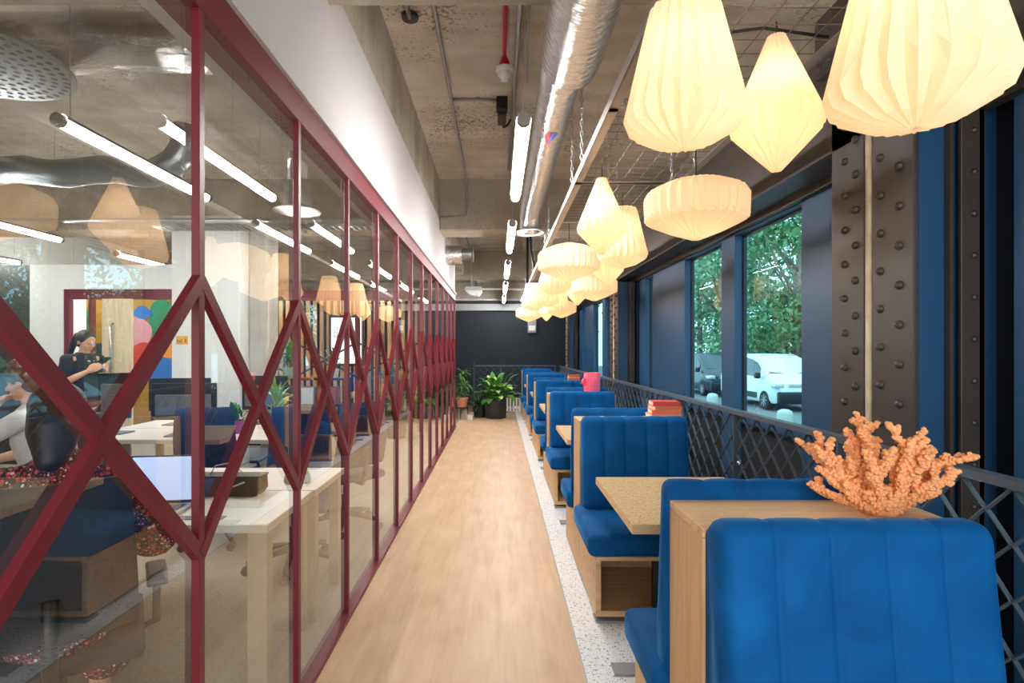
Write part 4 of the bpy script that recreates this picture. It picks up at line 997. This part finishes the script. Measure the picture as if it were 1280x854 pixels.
desk_plant('tiny pale green plant in a white pot beside the purple pot', (-2.66, 4.78, 0.734), 'white_plastic', 0.04, 0.05, 0.08, 'leaf_light', 40)
desk_plant('spiky thin plant in a white pot behind the purple pot', (-2.15, 5.2, 0.734), 'white_plastic', 0.05, 0.10, 0.5, 'leaf_light', 40)
t = thing('shelf_unit', 'open black shelf of plants and boxes behind the desks', 'shelf', (-2.55, 7.3, 0))
for z in (0.35, 0.75, 1.10): MB().box(-0.5, 0.5, -0.18, 0.18, z, z+0.025).build('shelf_board', 'black_steel', t)
for x in (-0.49, 0.49):
    for y in (-0.17, 0.17): MB().box(x-0.015, x+0.015, y-0.015, y+0.015, 0, 1.11).build('upright', 'black_steel', t)
desk_plant('leafy plant in a mint pot on top of the black shelf', (-2.85, 7.3, 1.126), 'mint', 0.09, 0.14, 0.5, 'leaf', 60)
desk_plant('dark leafy plant in a white pot on top of the black shelf', (-2.25, 7.3, 1.126), 'white_plastic', 0.08, 0.12, 0.4, 'leaf_dark', 50)
for k, (x, m_, lab) in enumerate(((-2.9, 'mural_blue', 'blue box on the middle board of the black shelf'), (-2.6, 'office_white', 'white box on the middle board of the black shelf'), (-2.3, 'book_brown', 'brown box on the middle board of the black shelf'))):
    q = thing('storage_box', lab, 'box', (x, 7.3, 0.776)); MB().box(-0.12, 0.12, -0.12, 0.12, 0, 0.2, 0.004, 1).build('box_body', m_, q); MB().box(-0.124, 0.124, -0.124, 0.124, 0.2, 0.225, 0.004, 1).build('lid', m_, q)
desk_plant('large green floor plant far back in the office, right of the white screen', (-1.75, 9.2, 0.0), 'charcoal', 0.2, 0.45, 1.3, 'leaf', 130)

# ------------------------------------------------------------------ office chairs
def make_chair(label, loc, rz, fabric):
    t = thing('office_chair', label, 'chair', loc, rz, 'office chairs')
    b = MB()
    for k in range(5):
        a = 2*PI*k/5+0.3; c, s = math.cos(a), math.sin(a)
        b.tube([(0.02*c, 0.02*s, 0.13), (0.17*c, 0.17*s, 0.105), (0.30*c, 0.30*s, 0.075)], [0.03, 0.024, 0.016], 8)
    b.build('base', 'black_plastic', t, smooth=True)
    for k in range(5):
        a = 2*PI*k/5+0.3; x, y = 0.30*math.cos(a), 0.30*math.sin(a); w_ = MB()
        for s in (-1, 1): w_.lathe([(0.02, s*0.008), (0.029, s*0.01), (0.029, s*0.022), (0.02, s*0.024)], 14, x, 0.029, axis='y')
        for v in w_.bm.verts: v.co.y += y
        w_.build('castor', 'charcoal', t, smooth=True, angle=A30)
    MB().tube([(0, 0, 0.10), (0, 0, 0.28), (0, 0, 0.281), (0, 0, 0.42)], [0.03, 0.03, 0.018, 0.018], 14).build('gas_column', 'charcoal', t, smooth=True, angle=A30)
    MB().box(-0.25, 0.25, -0.24, 0.25, 0.42, 0.49, 0.03, 3).build('seat', fabric, t, smooth=True)
    rows = []
    for k in range(9):
        u = k/8; z = 0.56+0.52*u; hw = 0.225-0.03*u*u; yb = -0.25-0.04*math.sin(PI*u*0.9)-0.06*u
        rows.append([(x*hw, yb+0.05*abs(x)**2, z) for x in (-1, -0.6, -0.2, 0.2, 0.6, 1)])
    m_ = MB(); m_.grid(rows); o = m_.build('backrest', fabric, t, smooth=True); sm = o.modifiers.new('s', 'SOLIDIFY'); sm.thickness = 0.04; sm.offset = 0
    MB().tube([(0, -0.05, 0.42), (0, -0.27, 0.42), (0, -0.315, 0.5), (0, -0.32, 0.72)], 0.022, 10).build('back_support', 'black_plastic', t, smooth=True)
    for s in (-1, 1):
        MB().tube([(s*0.2, 0.0, 0.42), (s*0.29, 0.0, 0.45), (s*0.29, -0.02, 0.62)], 0.014, 8).build('arm_post', 'black_plastic', t, smooth=True)
        MB().box(s*0.29-0.035, s*0.29+0.035, -0.12, 0.12, 0.62, 0.645, 0.01, 2).build('armrest', 'black_plastic', t)
    return t
make_chair('dark office chair under the woman in the floral dress', (-1.575, 1.93, 0), 0.6, 'chair_fabric')
make_chair('office chair under the back desk edge, its castors near the glass', (-1.42, 3.72, 0), PI+0.2, 'navy_fabric')
make_chair('office chair beyond the desk, seen low through the third glass panel', (-1.30, 4.55, 0), 0.8, 'navy_fabric')
make_chair('black office chair behind the grey monitor', (-2.75, 6.3, 0), PI, 'chair_fabric')
make_chair('office chair with the curly haired person', (-3.0, 3.50, 0), PI/2, 'chair_fabric')
make_chair('navy office chair at the monitor desk with its back to the glass', (-2.2, 4.25, 0), 0.1, 'navy_fabric')

# ------------------------------------------------------------------ people
def fused(name, mat, parent, shapes, voxel=0.009, smooth=6):
    """Limbs and trunk as overlapping tapered tubes fused into one continuous surface."""
    mb = MB()
    for sh in shapes:
        if sh[0] == 't':
            pts, rr = sh[1], sh[2]
            mb.tube(pts, rr, 14)
            for p, r in ((pts[0], rr[0]), (pts[-1], rr[-1])): mb.ball(p, r*0.99, 2)
        else: mb.ball(sh[1], sh[2], 3, sh[3] if len(sh) > 3 else (1, 1, 1), sh[4] if len(sh) > 4 else None)
    o = mb.build(name, mat, parent, smooth=True)
    r = o.modifiers.new('r', 'REMESH'); r.mode = 'VOXEL'; r.voxel_size = voxel; r.use_smooth_shade = True
    if smooth: q = o.modifiers.new('s', 'SMOOTH'); q.factor = 0.5; q.iterations = smooth
    dg = bpy.context.evaluated_depsgraph_get(); me = bpy.data.meshes.new_from_object(o.evaluated_get(dg)); old = o.data; o.modifiers.clear(); o.data = me; me.name = name; bpy.data.meshes.remove(old)
    for p in me.polygons: p.use_smooth = True
    if not me.materials: me.materials.append(MATS[mat])
    return o
def elong(a, b, ra, rb, n=6, flat=1.0): return None
def head_shapes(c, f, up):                          # c centre of the skull, f facing, up: unit vectors
    f = Vector(f).normalized(); up = Vector(up); up = (up-f*up.dot(f)).normalized(); s = up.cross(f)
    R = Matrix((f, s, up)).transposed()
    L = lambda x, y, z: Vector(c)+f*x+s*y+up*z
    sh = [('b', L(-0.008, 0, 0.022), 0.09, (1.04, 0.86, 1.0), R), ('b', L(0.022, 0, -0.045), 0.066, (0.95, 0.86, 1.15), R), ('b', L(0.055, 0, -0.098), 0.024, (0.9, 1.1, 0.8), R),
          ('t', [L(0.083, 0, 0.004), L(0.095, 0, -0.018), L(0.104, 0, -0.034)], [0.007, 0.009, 0.012]), ('b', L(0.092, 0.010, -0.036), 0.008), ('b', L(0.092, -0.010, -0.036), 0.008),
          ('b', L(0.079, 0, -0.067), 0.016, (0.5, 1.4, 0.5), R)]
    for q in (-1, 1):
        sh.append(('b', L(0.064, q*0.036, -0.030), 0.024, (0.7, 1, 0.8), R)); sh.append(('b', L(-0.008, q*0.078, -0.018), 0.026, (0.7, 0.35, 1.1), R)); sh.append(('b', L(0.070, q*0.03, 0.018), 0.014, (0.6, 1.6, 0.5), R))
    return sh, L, R
def face(t, L, R):
    e = MB()
    for q in (-1, 1): e.ball(L(0.078, q*0.031, 0.001), 0.010, 2, (0.6, 1.2, 0.55), R)
    e.build('eyes', 'eye', t, smooth=True)
    e = MB(); e.ball(L(0.0875, 0, -0.068), 0.010, 2, (0.5, 1.9, 0.55), R); e.build('lips', 'lip', t, smooth=True)
def hand(w, d, palm_n, curl=0.7, size=1.0, side=1):
    """palm and five separate bent fingers; w wrist, d along the hand, palm_n facing of the palm."""
    d = Vector(d).normalized(); n = Vector(palm_n); n = (n-d*n.dot(d)).normalized(); s = d.cross(n)*side; w = Vector(w)
    sh = [('t', [w, w+d*0.03*size], [0.024*size, 0.026*size])]
    for k in range(4):
        off = (k-1.5)*0.021*size; sh.append(('t', [w+d*0.02*size+s*off*0.6, w+d*0.085*size+s*off], [0.015*size, 0.0115*size]))
        Lf = (0.068, 0.078, 0.073, 0.058)[k]*size; p = w+d*0.085*size+s*off; dd = d.copy(); pts = [p]
        for j in range(3):
            dd = (dd*math.cos(curl*0.6)+n*math.sin(curl*0.6)).normalized(); n2 = (n-dd*n.dot(dd)).normalized() if j < 2 else n; p = p+dd*Lf*(0.45, 0.32, 0.23)[j]; pts.append(p)
        sh.append(('t', pts, [0.0105*size, 0.0095*size, 0.0088*size, 0.0075*size]))
    b = w+d*0.03*size-s*0.028*size
    sh.append(('t', [w+d*0.015*size-s*0.015*size, b+d*0.02*size-s*0.015*size+n*0.01, b+d*0.05*size-s*0.02*size+n*0.022, b+d*0.075*size-s*0.014*size+n*0.03], [0.015*size, 0.013*size, 0.011*size, 0.009*size]))
    return sh
def hair_cap(name, mat, t, L, R, extra, voxel=0.009):
    sh = [('b', L(-0.022, 0, 0.034), 0.096, (1.02, 0.95, 0.98), R), ('b', L(-0.05, 0, -0.02), 0.075, (0.8, 1.05, 1.0), R)]+extra
    return fused(name, mat, t, sh, voxel, 3)
# --- standing woman with ponytail, black top, looking down at a phone
t = thing('person', 'standing woman with dark ponytail and black top looking at a phone', 'person', (-4.63, 5.98, 0), 0.0)
f = Vector((0.96, -0.28, 0)); s = Vector((0.28, 0.96, 0)); up = Vector((0, 0, 1))
G = lambda x, y, z: f*x+s*y+up*z
hs, L, R = head_shapes(G(0.045, 0, 1.60), f*0.93-up*0.36, up)
body = hs+[('t', [G(0.0, 0, 1.42), G(0.025, 0, 1.53)], [0.056, 0.052]), ('t', [G(0, 0, 0.93), G(0, 0, 1.08), G(0, 0, 1.26), G(0, 0, 1.38), G(-0.01, 0, 1.44)], [0.15, 0.125, 0.14, 0.12, 0.065]),
  ('t', [G(0, -0.17, 1.40), G(0, 0.17, 1.40)], [0.052, 0.052])]
for q in (-1, 1):
    e, w_ = G(-0.02, q*0.235, 1.13), G(0.20, q*0.10, 1.27)
    body += [('t', [G(0, q*0.175, 1.40), (G(0, q*0.175, 1.40)+e)/2, e], [0.05, 0.045, 0.038]), ('t', [e, (e+w_)/2, w_], [0.038, 0.036, 0.024])]
    body += hand(w_, G(0.8, -q*0.45, 0.45), G(0.2, -q*0.8, 0.5), 0.75, 0.95, q)
    body += [('t', [G(0, q*0.085, 0.9), G(0.02, q*0.09, 0.5), G(-0.01, q*0.09, 0.10)], [0.088, 0.058, 0.038]), ('t', [G(-0.04, q*0.09, 0.045), G(0.06, q*0.095, 0.04), G(0.16, q*0.10, 0.03)], [0.036, 0.034, 0.026])]
fused('body', 'skin', t, body, 0.0075); face(t, L, R)
hair_cap('hair', 'hair_dark', t, L, R, [('t', [L(-0.09, 0, 0.04), L(-0.14, 0, 0.02), L(-0.17, 0, -0.08), L(-0.18, 0, -0.22), L(-0.165, 0, -0.33)], [0.035, 0.038, 0.036, 0.028, 0.01])])
top = [('t', [G(0, 0, 0.95), G(0, 0, 1.08), G(0, 0, 1.26), G(-0.004, 0, 1.37)], [0.162, 0.138, 0.153, 0.128]), ('t', [G(-0.012, -0.175, 1.40), G(-0.012, 0.175, 1.40)], [0.062, 0.062])]
for q in (-1, 1): top.append(('t', [G(0, q*0.175, 1.40), G(-0.008, q*0.21, 1.23)], [0.062, 0.056]))
fused('top', 'black_cloth', t, top, 0.012)
tr = []
for q in (-1, 1): tr.append(('t', [G(0, q*0.075, 0.95), G(0.02, q*0.09, 0.5), G(-0.01, q*0.09, 0.12)], [0.11, 0.075, 0.06]))
fused('trousers', 'denim', t, tr, 0.014)
ph = thing('phone', 'black mobile phone held by the standing woman', 'phone', Vector((-4.63, 5.98, 0))+G(0.315, 0, 1.385), 0.0)
m_ = MB(); m_.box(-0.07, 0.07, -0.036, 0.036, -0.004, 0.004, 0.003, 2); o = m_.build('phone_body', 'black_plastic', ph); o.rotation_euler = (0, -0.6, -0.28)
# --- seated curly haired person in profile, hand to chin
base = Vector((-2.98, 3.50, 0)); t = thing('person', 'seated person with short curly brown hair in profile facing left, hand at the chin', 'person', base, 0.0)
f = Vector((-0.97, -0.24, 0)).normalized(); s = Vector((0.24, -0.97, 0)).normalized()
hs, L, R = head_shapes(G(0.10, 0, 1.30), f*0.97-up*0.2, up)
body = hs+[('t', [G(0.03, 0, 1.10), G(0.075, 0, 1.22)], [0.056, 0.052]), ('t', [G(-0.08, 0, 0.58), G(-0.05, 0, 0.74), G(0, 0, 0.94), G(0.02, 0, 1.06), G(0.02, 0, 1.11)], [0.15, 0.135, 0.15, 0.13, 0.065]), ('t', [G(0.02, -0.17, 1.07), G(0.02, 0.17, 1.07)], [0.055, 0.055])]
el = {1: G(0.30, 0.20, 0.90), -1: G(0.12, -0.25, 0.82)}; wr = {1: G(0.235, 0.075, 1.115), -1: G(0.36, -0.12, 0.77)}
for q in (-1, 1):
    body += [('t', [G(0.02, q*0.175, 1.07), (G(0.02, q*0.175, 1.07)+el[q])/2, el[q]], [0.052, 0.046, 0.038]), ('t', [el[q], (el[q]+wr[q])/2, wr[q]], [0.038, 0.037, 0.025])]
    body += [('t', [G(-0.05, q*0.09, 0.57), G(0.38, q*0.11, 0.545), ], [0.088, 0.062]), ('t', [G(0.38, q*0.11, 0.54), G(0.36, q*0.11, 0.10)], [0.062, 0.042]), ('t', [G(0.33, q*0.11, 0.045), G(0.52, q*0.12, 0.035)], [0.04, 0.028])]
body += hand(wr[1], G(-0.35, -0.35, 0.75), G(-0.9, 0, -0.3), 0.8, 0.95, 1); body += hand(wr[-1], G(0.9, 0.3, -0.1), G(0, 0, -1), 0.5, 0.95, -1)
fused('body', 'skin', t, body, 0.0075); face(t, L, R)
rnd2 = random.Random(3); ex = []
for _ in range(60):
    a, b = rnd2.uniform(0, 2*PI), rnd2.uniform(-0.2, 1.4)
    v = Vector((math.cos(a)*math.cos(b)*0.1-0.025, math.sin(a)*math.cos(b)*0.092, math.sin(b)*0.1+0.035))
    if v.x > 0.045 and v.z < 0.07: continue
    ex.append(('b', L(v.x, v.y, v.z), rnd2.uniform(0.016, 0.026)))
hair_cap('hair', 'hair_brown', t, L, R, ex)
top = [('t', [G(-0.08, 0, 0.60), G(-0.05, 0, 0.74), G(0, 0, 0.94), G(0.016, 0, 1.05)], [0.165, 0.15, 0.165, 0.14]), ('t', [G(0.012, -0.175, 1.07), G(0.012, 0.175, 1.07)], [0.066, 0.066])]
for q in (-1, 1): top.append(('t', [G(0.02, q*0.175, 1.07), (G(0.02, q*0.175, 1.07)*0.4+el[q]*0.6)], [0.066, 0.058]))
fused('shirt', 'grey_cloth', t, top, 0.012)
tr = []
for q in (-1, 1): tr += [('t', [G(-0.06, q*0.09, 0.575), G(0.38, q*0.11, 0.55)], [0.105, 0.078]), ('t', [G(0.38, q*0.11, 0.55), G(0.36, q*0.11, 0.14)], [0.078, 0.062])]
fused('trousers', 'denim', t, tr, 0.014)
# --- woman in the floral dress at the near desk, seen from behind
base = Vector((-1.575, 1.93, 0)); t = thing('person', 'seated woman in a red and white floral dress at the laptop desk', 'person', base, 0.6)
f = Vector((0, 1, 0)); s = Vector((-1, 0, 0))
hs, L, R = head_shapes(G(0.13, 0.02, 1.25), f*0.9-up*0.42, up)
body = hs+[('t', [G(0.03, 0, 1.06), G(0.09, 0.01, 1.17)], [0.054, 0.05]), ('t', [G(-0.07, 0, 0.58), G(-0.05, 0, 0.74), G(0, 0, 0.92), G(0.02, 0, 1.03), G(0.02, 0, 1.07)], [0.15, 0.125, 0.14, 0.12, 0.06]), ('t', [G(0.02, -0.165, 1.03), G(0.02, 0.165, 1.03)], [0.05, 0.05])]
el = {1: G(0.10, 0.25, 0.76), -1: G(0.06, -0.27, 0.78)}; wr = {1: G(0.36, 0.13, 0.775), -1: G(0.34, -0.14, 0.775)}
for q in (-1, 1):
    body += [('t', [G(0.02, q*0.17, 1.03), (G(0.02, q*0.17, 1.03)+el[q])/2, el[q]], [0.048, 0.042, 0.036]), ('t', [el[q], (el[q]+wr[q])/2, wr[q]], [0.036, 0.034, 0.023])]
    body += hand(wr[q], G(0.95, -q*0.1, 0.02), G(0, 0, -1), 0.45, 0.92, -q)
    body += [('t', [G(-0.05, q*0.09, 0.575), G(0.36, q*0.10, 0.555)], [0.086, 0.058]), ('t', [G(0.36, q*0.10, 0.55), G(0.33, q*0.10, 0.10)], [0.058, 0.038]), ('t', [G(0.30, q*0.10, 0.042), G(0.47, q*0.11, 0.034)], [0.038, 0.026])]
fused('body', 'skin', t, body, 0.0075); face(t, L, R)
hair_cap('hair', 'hair_dark', t, L, R, [('t', [L(-0.06, 0, 0.0), L(-0.10, 0, -0.10), L(-0.11, 0, -0.20)], [0.085, 0.08, 0.05])])
dr = [('t', [G(-0.07, 0, 0.57), G(-0.05, 0, 0.74), G(0, 0, 0.92), G(0.016, 0, 1.03)], [0.175, 0.145, 0.158, 0.125]), ('t', [G(0.012, -0.17, 1.03), G(0.012, 0.17, 1.03)], [0.066, 0.066])]
for q in (-1, 1):
    m1 = G(0.02, q*0.17, 1.03)
    dr += [('t', [m1, (m1+el[q])/2+G(-0.02, q*0.01, 0), el[q]+G(-0.01, q*0.015, -0.01)], [0.066, 0.078, 0.092]), ('t', [el[q]+G(-0.01, q*0.01, -0.01), (el[q]+wr[q])/2], [0.09, 0.075])]
    dr += [('t', [G(-0.05, q*0.09, 0.58), G(0.36, q*0.11, 0.565)], [0.115, 0.095]), ('t', [G(0.36, q*0.11, 0.56), G(0.36, q*0.12, 0.22)], [0.095, 0.12])]
dr.append(('t', [G(0.36, -0.1, 0.3), G(0.36, 0.1, 0.3)], [0.11, 0.11]))
fused('dress', 'floral_cloth', t, dr, 0.012, 4)

# ------------------------------------------------------------------ street outside the windows
GZ = -0.52
struct('ground', MB().box(2.35, 60, -30, 70, GZ-0.2, GZ), 'asphalt')
struct('ground_kerb', MB().box(6.6, 6.8, -30, 70, GZ, GZ+0.10, 0.01, 1), 'stone')
def vehicle(name, label, cat, loc, paint, secs, glass_side, screen, wheels, r, W, lamp, trim_z):
    # local +x is forward; secs: x, bottom, belt, top, half width, half width at the top
    t = thing(name, label, cat, loc, -PI/2)
    mb = MB(); rows = []
    for (x, zb, zl, zt, hw, ht) in secs:
        rows.append([(x, -hw*0.93, zb), (x, -hw, zb+0.12), (x, -hw, zl-0.10), (x, -hw*0.975, zl), (x, -ht, zt-0.05), (x, -ht*0.86, zt), (x, 0, zt+0.015), (x, ht*0.86, zt), (x, ht, zt-0.05), (x, hw*0.975, zl), (x, hw, zl-0.10), (x, hw, zb+0.12), (x, hw*0.93, zb)])
    Rr = mb.grid(rows, closed_u=True); mb.bm.faces.new(Rr[0]); mb.bm.faces.new(Rr[-1][::-1])
    mb.build('body', paint, t, smooth=True, angle=math.radians(28))
    def at(x):
        for a, b in zip(secs, secs[1:]):
            if a[0] <= x <= b[0]:
                u = (x-a[0])/(b[0]-a[0]); return [p+(q-p)*u for p, q in zip(a, b)]
    for (xa, xb, ta, tb) in glass_side:                 # side windows: follow the body between belt and top
        for q in (-1, 1):
            g = MB(); row1, row2 = [], []
            for k in range(7):
                x = xa+(xb-xa)*k/6; sc = at(x); top = ta+(tb-ta)*k/6
                lo = (0.05, sc[2]+0.02); hi = (0, sc[3]-0.09)
                z0, z1 = sc[2]+0.03, sc[2]+(sc[3]-0.07-sc[2])*top
                f_ = lambda z: (sc[4]*0.975+(sc[5]-sc[4]*0.975)*(z-sc[2])/max(0.01, sc[3]-0.05-sc[2]))+0.006
                row1.append((x, q*f_(z0), z0)); row2.append((x, q*f_(z1), z1))
            g.grid([row1, row2]); g.build('side_window', 'car_glass', t)
    (xa, xb) = screen; a, b = at(xa), at(xb); g = MB()
    g.quad((xa+0.0, -a[5]*0.88, a[3]+0.012), (xa+0.0, a[5]*0.88, a[3]+0.012), (xb-0.02, b[5]*0.84, b[3]-0.0+0.02), (xb-0.02, -b[5]*0.84, b[3]-0.0+0.02)); g.build('windscreen', 'car_glass', t)
    for x in wheels:
        for q in (-1, 1):
            w_ = MB(); w_.lathe([(r*0.62, q*(W-0.20)), (r*0.96, q*(W-0.20)), (r, q*(W-0.17)), (r, q*(W-0.03)), (r*0.95, q*(W+0.0)), (r*0.66, q*(W+0.005))], 28, x, r, axis='y')
            o = w_.build('tyre', 'tyre', t, smooth=True, angle=A30)
            w_ = MB(); w_.lathe([(r*0.65, q*(W-0.03)), (r*0.62, q*(W+0.008)), (r*0.55, q*(W-0.01))], 28, x, r, cap=False, axis='y')
            for k in range(8):
                a_ = 2*PI*k/8; w_.bar((x+0.04*math.cos(a_), q*(W-0.005), r+0.04*math.sin(a_)), (x+r*0.6*math.cos(a_), q*(W-0.0), r+r*0.6*math.sin(a_)), 0.035, 0.02, (0, 1, 0))
            w_.lathe([(0.06, q*(W-0.01)), (0.05, q*(W+0.006))], 14, x, r, axis='y'); w_.build('wheel_rim', 'alloy', t, smooth=True, angle=A30)
    xf = secs[-1][0]
    for q in (-1, 1):
        h = MB(); h.box(xf-0.30, xf-0.02, q*W*0.86-0.16, q*W*0.86+0.11 if q > 0 else q*W*0.86+0.16, lamp-0.08, lamp+0.07, 0.03, 2); h.build('head_lamp', 'head_lamp', t, smooth=True)
        m_ = MB(); m_.box(screen[0]-0.30, screen[0]-0.10, q*(W+0.12)-0.09, q*(W+0.12)+0.09, secs[-3][2]+0.02+0.05, secs[-3][2]+0.28, 0.05, 3); m_.build('wing_mirror', 'black_plastic', t, smooth=True)
    b_ = MB(); b_.box(xf-0.12, xf+0.06, -W*0.92, W*0.92, trim_z[0], trim_z[1], 0.05, 3); b_.build('bumper', 'black_plastic', t, smooth=True)
    b_ = MB(); b_.box(xf-0.02, xf+0.025, -W*0.55, W*0.55, lamp-0.03, lamp-0.005, 0.004, 1); b_.box(xf-0.02, xf+0.025, -W*0.55, W*0.55, lamp+0.03, lamp+0.05, 0.004, 1)
    b_.prism([(-0.07, lamp-0.03), (0, lamp+0.03), (0.07, lamp-0.03), (0.05, lamp-0.03), (0, lamp+0.012), (-0.05, lamp-0.03)], xf+0.02, xf+0.035, 'x'); b_.build('grille_trim', 'chrome', t)
    b_ = MB(); b_.box(wheels[0]+r+0.15, wheels[1]-r-0.15, -W-0.012, -W+0.03, 0.36, 0.56, 0.01, 1); b_.box(wheels[0]+r+0.15, wheels[1]-r-0.15, W-0.03, W+0.012, 0.36, 0.56, 0.01, 1); b_.build('side_trim', 'black_plastic', t)
    return t
VAN = [(-2.20, 0.45, 1.05, 1.72, 0.86, 0.70), (-2.15, 0.30, 1.08, 1.84, 0.90, 0.76), (-1.0, 0.25, 1.08, 1.88, 0.92, 0.78), (0.35, 0.25, 1.08, 1.88, 0.92, 0.77), (0.75, 0.25, 1.08, 1.78, 0.92, 0.74), (1.42, 0.25, 1.06, 1.20, 0.92, 0.80), (1.95, 0.26, 0.98, 1.06, 0.90, 0.72), (2.15, 0.30, 0.86, 0.92, 0.82, 0.66), (2.22, 0.36, 0.72, 0.76, 0.74, 0.62)]
vehicle('van', 'white panel van parked nose-on beyond the nearer window', 'van', (9.95, 19.65, GZ), 'van_white', VAN, [(-0.55, 0.98, 1.0, 0.75)], (1.40, 0.55), (-1.35, 1.42), 0.33, 0.92, 0.86, (0.26, 0.66))
vehicle('car', 'dark car parked behind the white van, seen through the farther window', 'car', (9.95, 25.2, GZ), 'car_dark', VAN, [(-1.9, -0.7, 0.9, 1.0), (-0.6, 0.95, 1.0, 0.75)], (1.40, 0.55), (-1.35, 1.42), 0.33, 0.92, 0.86, (0.26, 0.60))
CAR = [(-2.05, 0.42, 0.86, 0.98, 0.80, 0.66), (-1.95, 0.26, 0.90, 1.08, 0.86, 0.66), (-1.3, 0.22, 0.92, 1.40, 0.88, 0.62), (-0.3, 0.22, 0.92, 1.47, 0.88, 0.62), (0.35, 0.22, 0.92, 1.40, 0.88, 0.62), (1.02, 0.22, 0.92, 1.02, 0.88, 0.72), (1.75, 0.23, 0.86, 0.90, 0.86, 0.66), (2.02, 0.28, 0.74, 0.78, 0.78, 0.6), (2.1, 0.34, 0.62, 0.66, 0.7, 0.55)]
vehicle('car', 'silver car parked in the street in front of the white van', 'car', (9.9, 12.6, GZ), 'car_silver', CAR, [(-1.5, -0.45, 0.85, 1.0), (-0.38, 0.75, 1.0, 0.7)], (1.0, 0.25), (-1.3, 1.3), 0.32, 0.88, 0.70, (0.24, 0.50))
vehicle('car', 'pale blue car parked in the street nearest to the camera', 'car', (9.9, 7.2, GZ), 'car_silver', CAR, [(-1.5, -0.45, 0.85, 1.0), (-0.38, 0.75, 1.0, 0.7)], (1.0, 0.25), (-1.3, 1.3), 0.32, 0.88, 0.70, (0.24, 0.50))
for (x, y, lab) in ((7.75, 14.5, 'round-topped stone bollard on the pavement before the white van'), (7.95, 19.9, 'round-topped stone bollard on the pavement before the dark car')):
    t = thing('bollard', lab, 'bollard', (x, y, GZ)); MB().lathe([(0.2, 0), (0.205, 0.02), (0.2, 0.30), (0.17, 0.38), (0.09, 0.42), (0.001, 0.43)], 24).build('stone', 'stone', t, smooth=True)
def tree(label, x, y, h, cr, mat, seed):
    rn = random.Random(seed); t = thing('tree', label, 'tree', (x, y, GZ), 0, 'trees across the street')
    tr = MB(); tr.tube([(0, 0, 0), (0.05, 0.02, h*0.3), (0.0, 0.1, h*0.6)], [0.28, 0.22, 0.12], 10)
    for k in range(6):
        a = rn.uniform(0, 2*PI); z = h*rn.uniform(0.3, 0.5); tr.tube([(0.03, 0.05, z), (cr*0.4*math.cos(a), cr*0.4*math.sin(a), z+h*0.18), (cr*0.65*math.cos(a), cr*0.65*math.sin(a), z+h*0.3)], [0.1, 0.07, 0.03], 6)
    tr.build('trunk', 'bark', t, smooth=True)
    lf = MB(); clumps = []
    for _ in range(40):
        a, q, z = rn.uniform(0, 2*PI), math.sqrt(rn.random())*cr*0.8, rn.uniform(0.14, 0.95)*h
        clumps.append((Vector((q*math.cos(a), q*math.sin(a), z)), rn.uniform(0.9, 1.6)))
    for _ in range(4200):
        c, r = rn.choice(clumps); p = c+Vector((rn.gauss(0, 1), rn.gauss(0, 1), rn.gauss(0, 0.8)))*r*0.5
        u = Vector((rn.gauss(0, 1), rn.gauss(0, 1), rn.gauss(0, 1))).normalized(); v = u.cross(Vector((rn.gauss(0, 1), rn.gauss(0, 1), rn.gauss(0, 1)))).normalized(); z = rn.uniform(0.12, 0.26)
        lf.quad(p-u*z, p-v*z*0.5, p+u*z, p+v*z*0.5)
    lf.build('foliage', mat, t)
    return t
for k, (x, y, h, cr, m_, lab) in enumerate((
  (17.5, 31, 13, 4.6, 'tree_leaf', 'leafy tree behind the white van, filling the nearer window'),
  (15.0, 36, 12, 4.4, 'tree_leaf_pale', 'pale tree between the van and the dark car, further back'),
  (16.5, 44, 14, 5.0, 'tree_leaf', 'dense tree filling the farther window above the dark car'),
  (20.5, 36, 14, 5.0, 'tree_leaf_pale', 'tall pale tree at the right of the nearer window'),
  (19.5, 25, 12, 4.5, 'tree_leaf', 'broad tree standing across the street from the van front'),
  (18.5, 17, 12, 4.5, 'tree_leaf_pale', 'pale broad tree across the street, seen in the glass reflections'),
  (18.0, 10, 12, 4.5, 'tree_leaf', 'green tree across the street nearest to the camera side'),
  (14.5, 52, 14, 5.0, 'tree_leaf', 'farthest tree at the end of the street'),
  (26.0, 47, 16, 6, 'tree_leaf', 'tall dark tree in the second row of trees'), (27, 33, 15, 6, 'tree_leaf', 'second row tree straight behind the broad street tree'), (27, 20, 15, 6, 'tree_leaf_pale', 'second row tree visible between the two nearest street trees'), (21, 58, 16, 6, 'tree_leaf_pale', 'pale tree of the second row at the far end of the street'))):
    tree(lab, x, y, h, cr, m_, 20+k)

rn = random.Random(77); hg = MB()
for _ in range(9000):
    p = Vector((30+rn.gauss(0, 0.7), rn.uniform(2, 75), GZ+rn.uniform(0, 4.6))); u = Vector((rn.gauss(0, 1), rn.gauss(0, 1), rn.gauss(0, 1))).normalized(); v = u.cross(Vector((rn.gauss(0, 1), rn.gauss(0, 1), rn.gauss(0, 1)))).normalized(); z = rn.uniform(0.2, 0.42)
    hg.quad(p-u*z, p-v*z*0.6, p+u*z, p+v*z*0.6)
tag(hg.build('hedge', 'tree_leaf'), 'long leafy hedge closing the street behind the trees', 'hedge', None, 'stuff')
